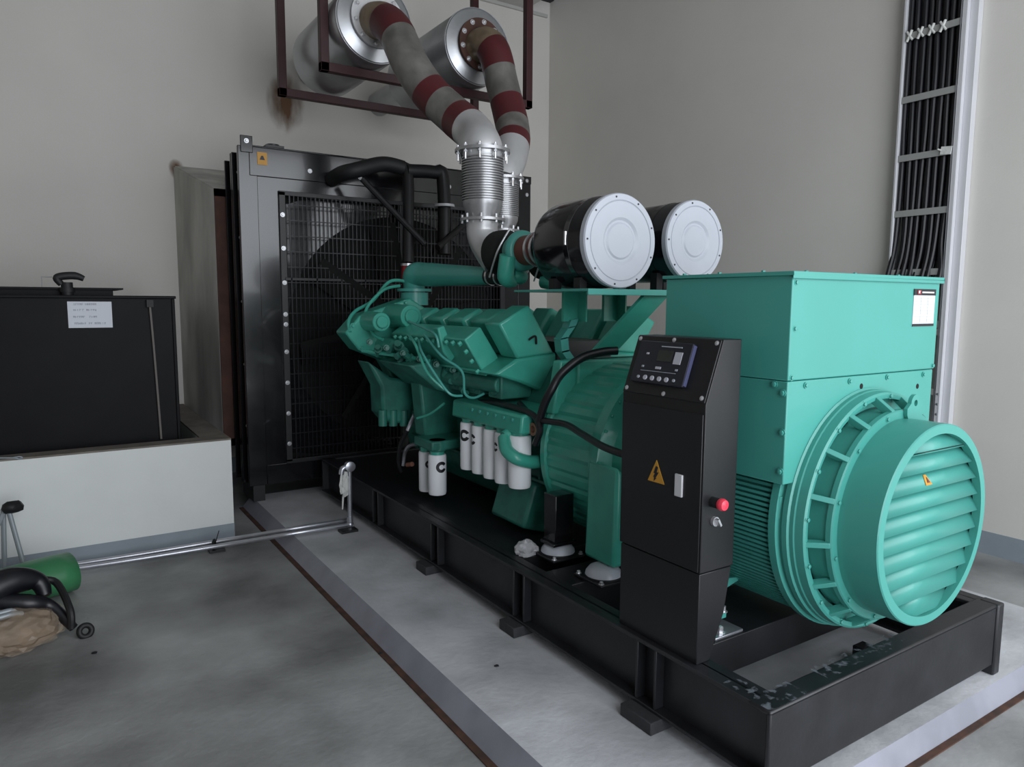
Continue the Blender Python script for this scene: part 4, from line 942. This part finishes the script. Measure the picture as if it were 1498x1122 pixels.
nz = at(98, 425, 'y', TY0+.1); b = MB(); b.cyl((nz.x, TY0+.05, tz), (nz.x, TY0+.05, tz+.085), .035); b.cyl((nz.x, TY0+.05, tz+.02), (nz.x, TY0+.05, tz+.05), .045); b.build('vent_stub', 'rubber', tk)
b = MB(); zz = at(95, 404, 'y', TY0+.05).z; b.tube([(nz.x-.03, TY0+.05, tz+.07), (nz.x-.055, TY0+.05, tz+.11), (nz.x-.02, TY0+.05, zz), (nz.x+.05, TY0+.05, zz+.004), (nz.x+.10, TY0+.05, zz-.015)], [.02, .024, .026, .026, .018], 14); b.build('vent_bend', 'rubber', tk)
b = MB(); b.tube([(nz.x-.14, TY0+.1, tz+.05), (nz.x-.14, TY0+.1, tz+.12), (nz.x-.08, TY0+.1, tz+.12)], .004, 6, 0); b.build('wire_stay', 'zinc', tk)
q0 = at(98, 441, 'y', TY0); q1 = at(165, 479, 'y', TY0); b = MB(); b.box((q0.x, TY0-.003, q1.z), (q1.x, TY0, q0.z)); lb = b.build('paper_label', 'paper', tk)
b = MB(); rnd = random.Random(2); wdt = q1.x-q0.x; hgt = q0.z-q1.z
def word(x, z, n, cw, ch):
    for i in range(n):
        xx = x+i*cw
        b.box((xx, TY0-.0042, z), (xx+cw*.22, TY0-.0025, z+ch)); 
        if rnd.random() < .7: b.box((xx, TY0-.0042, z+rnd.choice((0, .42, .85))*ch), (xx+cw*.72, TY0-.0025, z+rnd.choice((.16, .58, 1))*ch*1.0)) if False else b.box((xx, TY0-.0042, z+ch*.8), (xx+cw*.72, TY0-.0025, z+ch))
        if rnd.random() < .7: b.box((xx, TY0-.0042, z+ch*.4), (xx+cw*.68, TY0-.0025, z+ch*.56))
        if rnd.random() < .6: b.box((xx+cw*.5, TY0-.0042, z+ch*.0), (xx+cw*.72, TY0-.0025, z+ch*.95))
cw = wdt*.045; ch = hgt*.075
for zf, ws in ((.86, ((.14, 5), (.39, 6))), (.64, ((.13, 4), (.33, 1), (.42, 2), (.52, 3))), (.38, ((.12, 6), (.48, 4))), (.13, ((.14, 6), (.46, 2), (.59, 6)))):
    for xf, n in ws: word(q0.x+wdt*xf, q1.z+hgt*zf, n, cw, ch)
b.build('label_text', 'ink', lb)
b = MB(); g0 = at(219, 445, 'y', TY0-.02); g1 = at(236, 642, 'y', TY0-.02); b.tube([g0, g0.lerp(g1, .25)+V((.002, 0, 0)), g0.lerp(g1, .6)+V((.002, 0, 0)), g1], .0075, 8); b.build('sight_tube', mat('sight_tube', (.19, .17, .16), .3), tk)
b = MB(); b.box((g0.x-.02, TY0-.035, g0.z-.02), (g0.x+.022, TY0, g0.z+.03)); b.build('sight_tube_fitting', 'rubber', tk)

# ================================================================== FLOOR PIPES
pp_ = thing('floor_pipes', (1.0, 5.0, FL), 'pair of galvanised pipes running along the floor past the bund to the skid', 'pipe')
zf_ = FL+.03
e1_ = at(513, 764, 'z', .02)
a_ = at(60, 843, 'z', zf_); a2 = at(343, 795, 'z', zf_)
def gp(dy, r, dz=0):
    s_ = V((a_.x-1.2, a_.y+.06+dy, zf_)); m1 = V((1.25, e1_.y+dy+.03, zf_+dz)); m2 = V((1.45, e1_.y+dy+.02, .025)); return [s_, m1, m2, V((e1_.x, e1_.y+dy, .03))]
yA = at(100, 832, 'z', zf_).y; yB_ = at(343, 795, 'z', zf_).y
P1 = [at(-260, 905, 'z', zf_), at(100, 833, 'z', zf_+.0), at(330, 797, 'z', zf_+.02), at(420, 782, 'z', .03), at(512, 767, 'z', .03)]
P2 = [at(-260, 897, 'z', zf_), at(100, 827, 'z', zf_+.0), at(330, 790, 'z', zf_+.02), at(420, 775, 'z', .03), at(508, 761, 'z', .03)]
P1[0] = P1[1]+(P1[1]-P1[2]).normalized()*2.0; P2[0] = P2[1]+(P2[1]-P2[2]).normalized()*2.0
P1[0].z = zf_; P2[0].z = zf_
MB().tube(P1, .0155, 12, 6).build('pipe_run', 'galv', pp_); MB().tube(P2, .0155, 12, 6).build('pipe_run', 'galv', pp_)
rt_ = at(513, 682, 'y', P1[-1].y)
MB().tube([P1[-1]+V((0, 0, -.005)), V((P1[-1].x+.004, P1[-1].y, rt_.z-.03))], .0155, 12, 0).build('riser', 'galv', pp_)
b = MB(); b.ball(P1[-1], .027); b.tube([P1[-1]+V((0, 0, .02)), P1[-1]+V((0, 0, .06))], .022, 12, 0); b.build('elbow_fitting', 'galv', pp_)
b = MB(); q = V((P1[-1].x+.006, P1[-1].y, rt_.z)); b.lathe(q+V((0, .02, 0)), (0, -1, 0), [(0, 0), (.036, 0), (.036, .04), (.02, .045), (0, .045)], 18); b.tube([q, q+V((-.05, .0, -.01)), q+V((-.062, 0, -.05))], .02, 12); b.build('valve', 'galv', pp_)
q2 = at(505, 690, 'y', P1[-1].y); q3 = at(501, 745, 'y', P1[-1].y)
b = crumple('x', q2+V((-.01, -.01, -.09)), .032, .02, .085, 'tape', 5, .5, 3); b.tube([q2, q2+V((.0, -.02, -.12)), q3.lerp(q2, .4), q3], [.016, .02, .008, .005], 8); b.build('tape_wrap', 'tape', pp_)
c = at(317, 806, 'z', FL); b = MB(); b.box((c.x-.05, c.y-.04, FL), (c.x+.05, c.y+.06, FL+.016)); b.tube([(c.x-.02, c.y-.01, FL+.01), (c.x-.02, c.y, FL+.065), (c.x-.005, c.y+.03, FL+.07), (c.x, c.y+.05, FL+.01)], .008, 8); b.tube([(c.x-.005, c.y, FL+.06), (c.x+.02, c.y, FL+.14)], .003, 6, 0); b.build('pipe_clamp', 'blacks', pp_)
c = at(510, 778, 'z', 0); MB().box((c.x-.06, c.y-.03, 0), (c.x+.06, c.y+.05, .016)).build('pipe_shoe', 'blacks', pp_)

# ================================================================== LEFT FOREGROUND CLUTTER
gz = FL
# rolled green sheet
T0 = at(-60, 850, 'z', gz); T1 = at(112, 862, 'z', gz+.0)
tb = MB(); A_ = at(100, 870, 'z', gz); ax0 = V((A_.x-.75, A_.y-.22, gz+.125)); ax1 = V((A_.x+.02, A_.y+.06, gz+.115))
d_ = (ax1-ax0).normalized(); nx, ny, _ = frame(d_)
vs, fs = [], []
NA, NL = 28, 10
for i in range(NL+1):
    t = i/NL; c = ax0.lerp(ax1, t); R_ = .115+.004*math.sin(t*9)
    for k in range(NA+1):
        a = 2*PI*1.05*k/NA-.3; rr = R_*(1-.10*k/NA); vs.append(c+nx*rr*math.cos(a)*1.25+ny*rr*math.sin(a))
for i in range(NL):
    for k in range(NA): fs.append((i*(NA+1)+k, (i+1)*(NA+1)+k, (i+1)*(NA+1)+k+1, i*(NA+1)+k+1))
tb.add(vs, fs); o = tb.build('rolled_sheet', 'tarp', loc=(ax1.x, ax1.y, gz)); m_ = o.modifiers.new('thick', 'SOLIDIFY'); m_.thickness = .006; tag(o, 'rolled green sheet lying on the floor before the bund', 'sheet')
# brown wrapped bundle
c = at(28, 945, 'z', gz)
bu = thing('wrapped_bundle', (c.x, c.y, gz), 'brown bundle wrapped in clear plastic on the floor at the left edge', 'bundle')
cc = V((c.x-.03, c.y+.06, gz+.08))
b = MB(); b.lathe((cc.x, cc.y, gz), (0, 0, 1), [(0, .002), (.15, .002), (.19, .03), (.2, .09), (.175, .14), (.12, .165), (0, .17)], 28)
for i_, v in enumerate(b.v): b.v[i_] = V((v.x+.01*math.sin(v.z*60+v.y*30), v.y+.008*math.sin(v.x*50), v.z+(.012*math.sin(v.x*40+v.y*33) if v.z > gz+.05 else 0)))
b.build('brown_core', 'brown', bu)
b = crumple('x', cc, .235, .225, .125, 'wrap', 11, .13, 4, zmin=gz+.002); b.build('plastic_wrap', 'wrap', bu, ang=12)
b = MB(); b.tube([cc+V((-.16, -.12, .09)), cc+V((.0, -.1, .1)), cc+V((.05, -.07, .085))], .014, 10); b.tube([cc+V((-.16, -.09, .1)), cc+V((.0, -.07, .11)), cc+V((.07, -.03, .09))], .014, 10); b.build('grey_rods', 'stand', bu)
# black glossy bag/strap with ring
k0 = thing('black_strap', (c.x+.1, c.y+.15, gz), 'glossy black strap with a ring end draped over the brown bundle', 'strap')
ring_c = at(125, 923, 'z', gz+.03)
b = MB(); b.tube([cc+V((-.22, -.02, .12)), cc+V((-.10, .0, .19)), cc+V((.02, .04, .22)), cc+V((.12, .06, .19)), cc+V((.15, .02, .12))], [.075, .085, .07, .045, .03], 14); b.tube([cc+V((-.05, -.02, .15)), cc+V((.08, -.04, .12)), cc+V((.17, -.03, .08)), ring_c+V((-.05, 0, .03))], [.04, .045, .03, .022], 12)
b.build('strap_body', 'cable', k0)
b = MB(); b.tube([cc+V((.12, .08, .19)), cc+V((.2, .08, .16)), ring_c+V((-.06, .02, .12)), ring_c+V((-.06, .0, .03))], .018, 10); b.build('strap_tail', 'rubber', k0)
b = MB(); b.lathe(ring_c, (.25, -1, .35), [(.028+.014*math.cos(a), .016*math.sin(a)) for a in [2*PI*k/12 for k in range(13)]], 24); b.build('ring_end', 'rubber', k0)
# grey stand with dark knob at the frame edge
kn = at(18, 742, 'y', 5.05)
sd_ = thing('folding_stand', (kn.x, 5.05, gz), 'grey folding stand with a dark knob before the white bund', 'stand')
b = MB(); f0 = at(42, 835, 'y', 4.98); f0.z = gz; b.tube([kn+V((-.02, 0, -.01)), V((f0.x, 4.98, gz+.005))], .014, 10, 0); b.build('leg', 'stand', sd_)
f1 = at(5, 840, 'y', 5.0); b = MB(); b.tube([kn+V((-.045, .02, -.01)), V((f1.x, 5.05, gz+.005))], .014, 10, 0); b.build('leg', 'stand', sd_)
b = MB(); b.tube([kn+V((-.035, .02, -.01)), V((f1.x-.2, 4.85, gz+.005))], .014, 10, 0); b.build('leg', 'stand', sd_)
b = crumple('x', kn, .055, .045, .04, 'rubber', 4, .3, 2); b.build('knob', 'rubber', sd_)
# small leaves / debris
for (px, py, lab) in ((557, 957, 'larger dark leaf scrap on the floor beside the slab edge'), (726, 975, 'small dark scrap on the slab right of the concrete edge'), (138, 956, 'thin dark scrap on the floor in front of the strap ring')):
    slab_ = px > 600
    c = at(px, py, 'z', 0.0 if slab_ else FL); z0 = 0 if slab_ else FL
    b = crumple('x', c+V((0, 0, .004)), .012, .012, .005, 'dark', px, .6, 1, zmin=z0+.0006); o = b.build('floor_scrap', 'dark', loc=c); tag(o, lab, 'scrap')

# ================================================================== LIGHT
wd = bpy.data.worlds.new('World'); scn.world = wd; wd.use_nodes = True
bg = wd.node_tree.nodes['Background']; bg.inputs['Color'].default_value = (.80, .88, 1.0, 1); bg.inputs['Strength'].default_value = .35
def area(name, loc, rot, sx, sy, power, col):
    l = bpy.data.lights.new(name, 'AREA'); l.shape = 'RECTANGLE'; l.size = sx; l.size_y = sy; l.energy = power; l.color = col
    o = bpy.data.objects.new(name, l); COL.objects.link(o); o.location = loc; o.rotation_euler = rot; return o
# daylight in the open doorway
area('doorway_daylight', ((DX0+DX1)/2, DY+.02, DZ1/2+.05), (math.radians(90), 0, 0), DX1-DX0, DZ1, 330, (.90, .945, 1.0))
vs_ = scn.view_settings
vs_.view_transform = 'Standard'; vs_.look = 'None'; vs_.gamma = 1; vs_.use_curve_mapping = False; vs_.exposure = 0
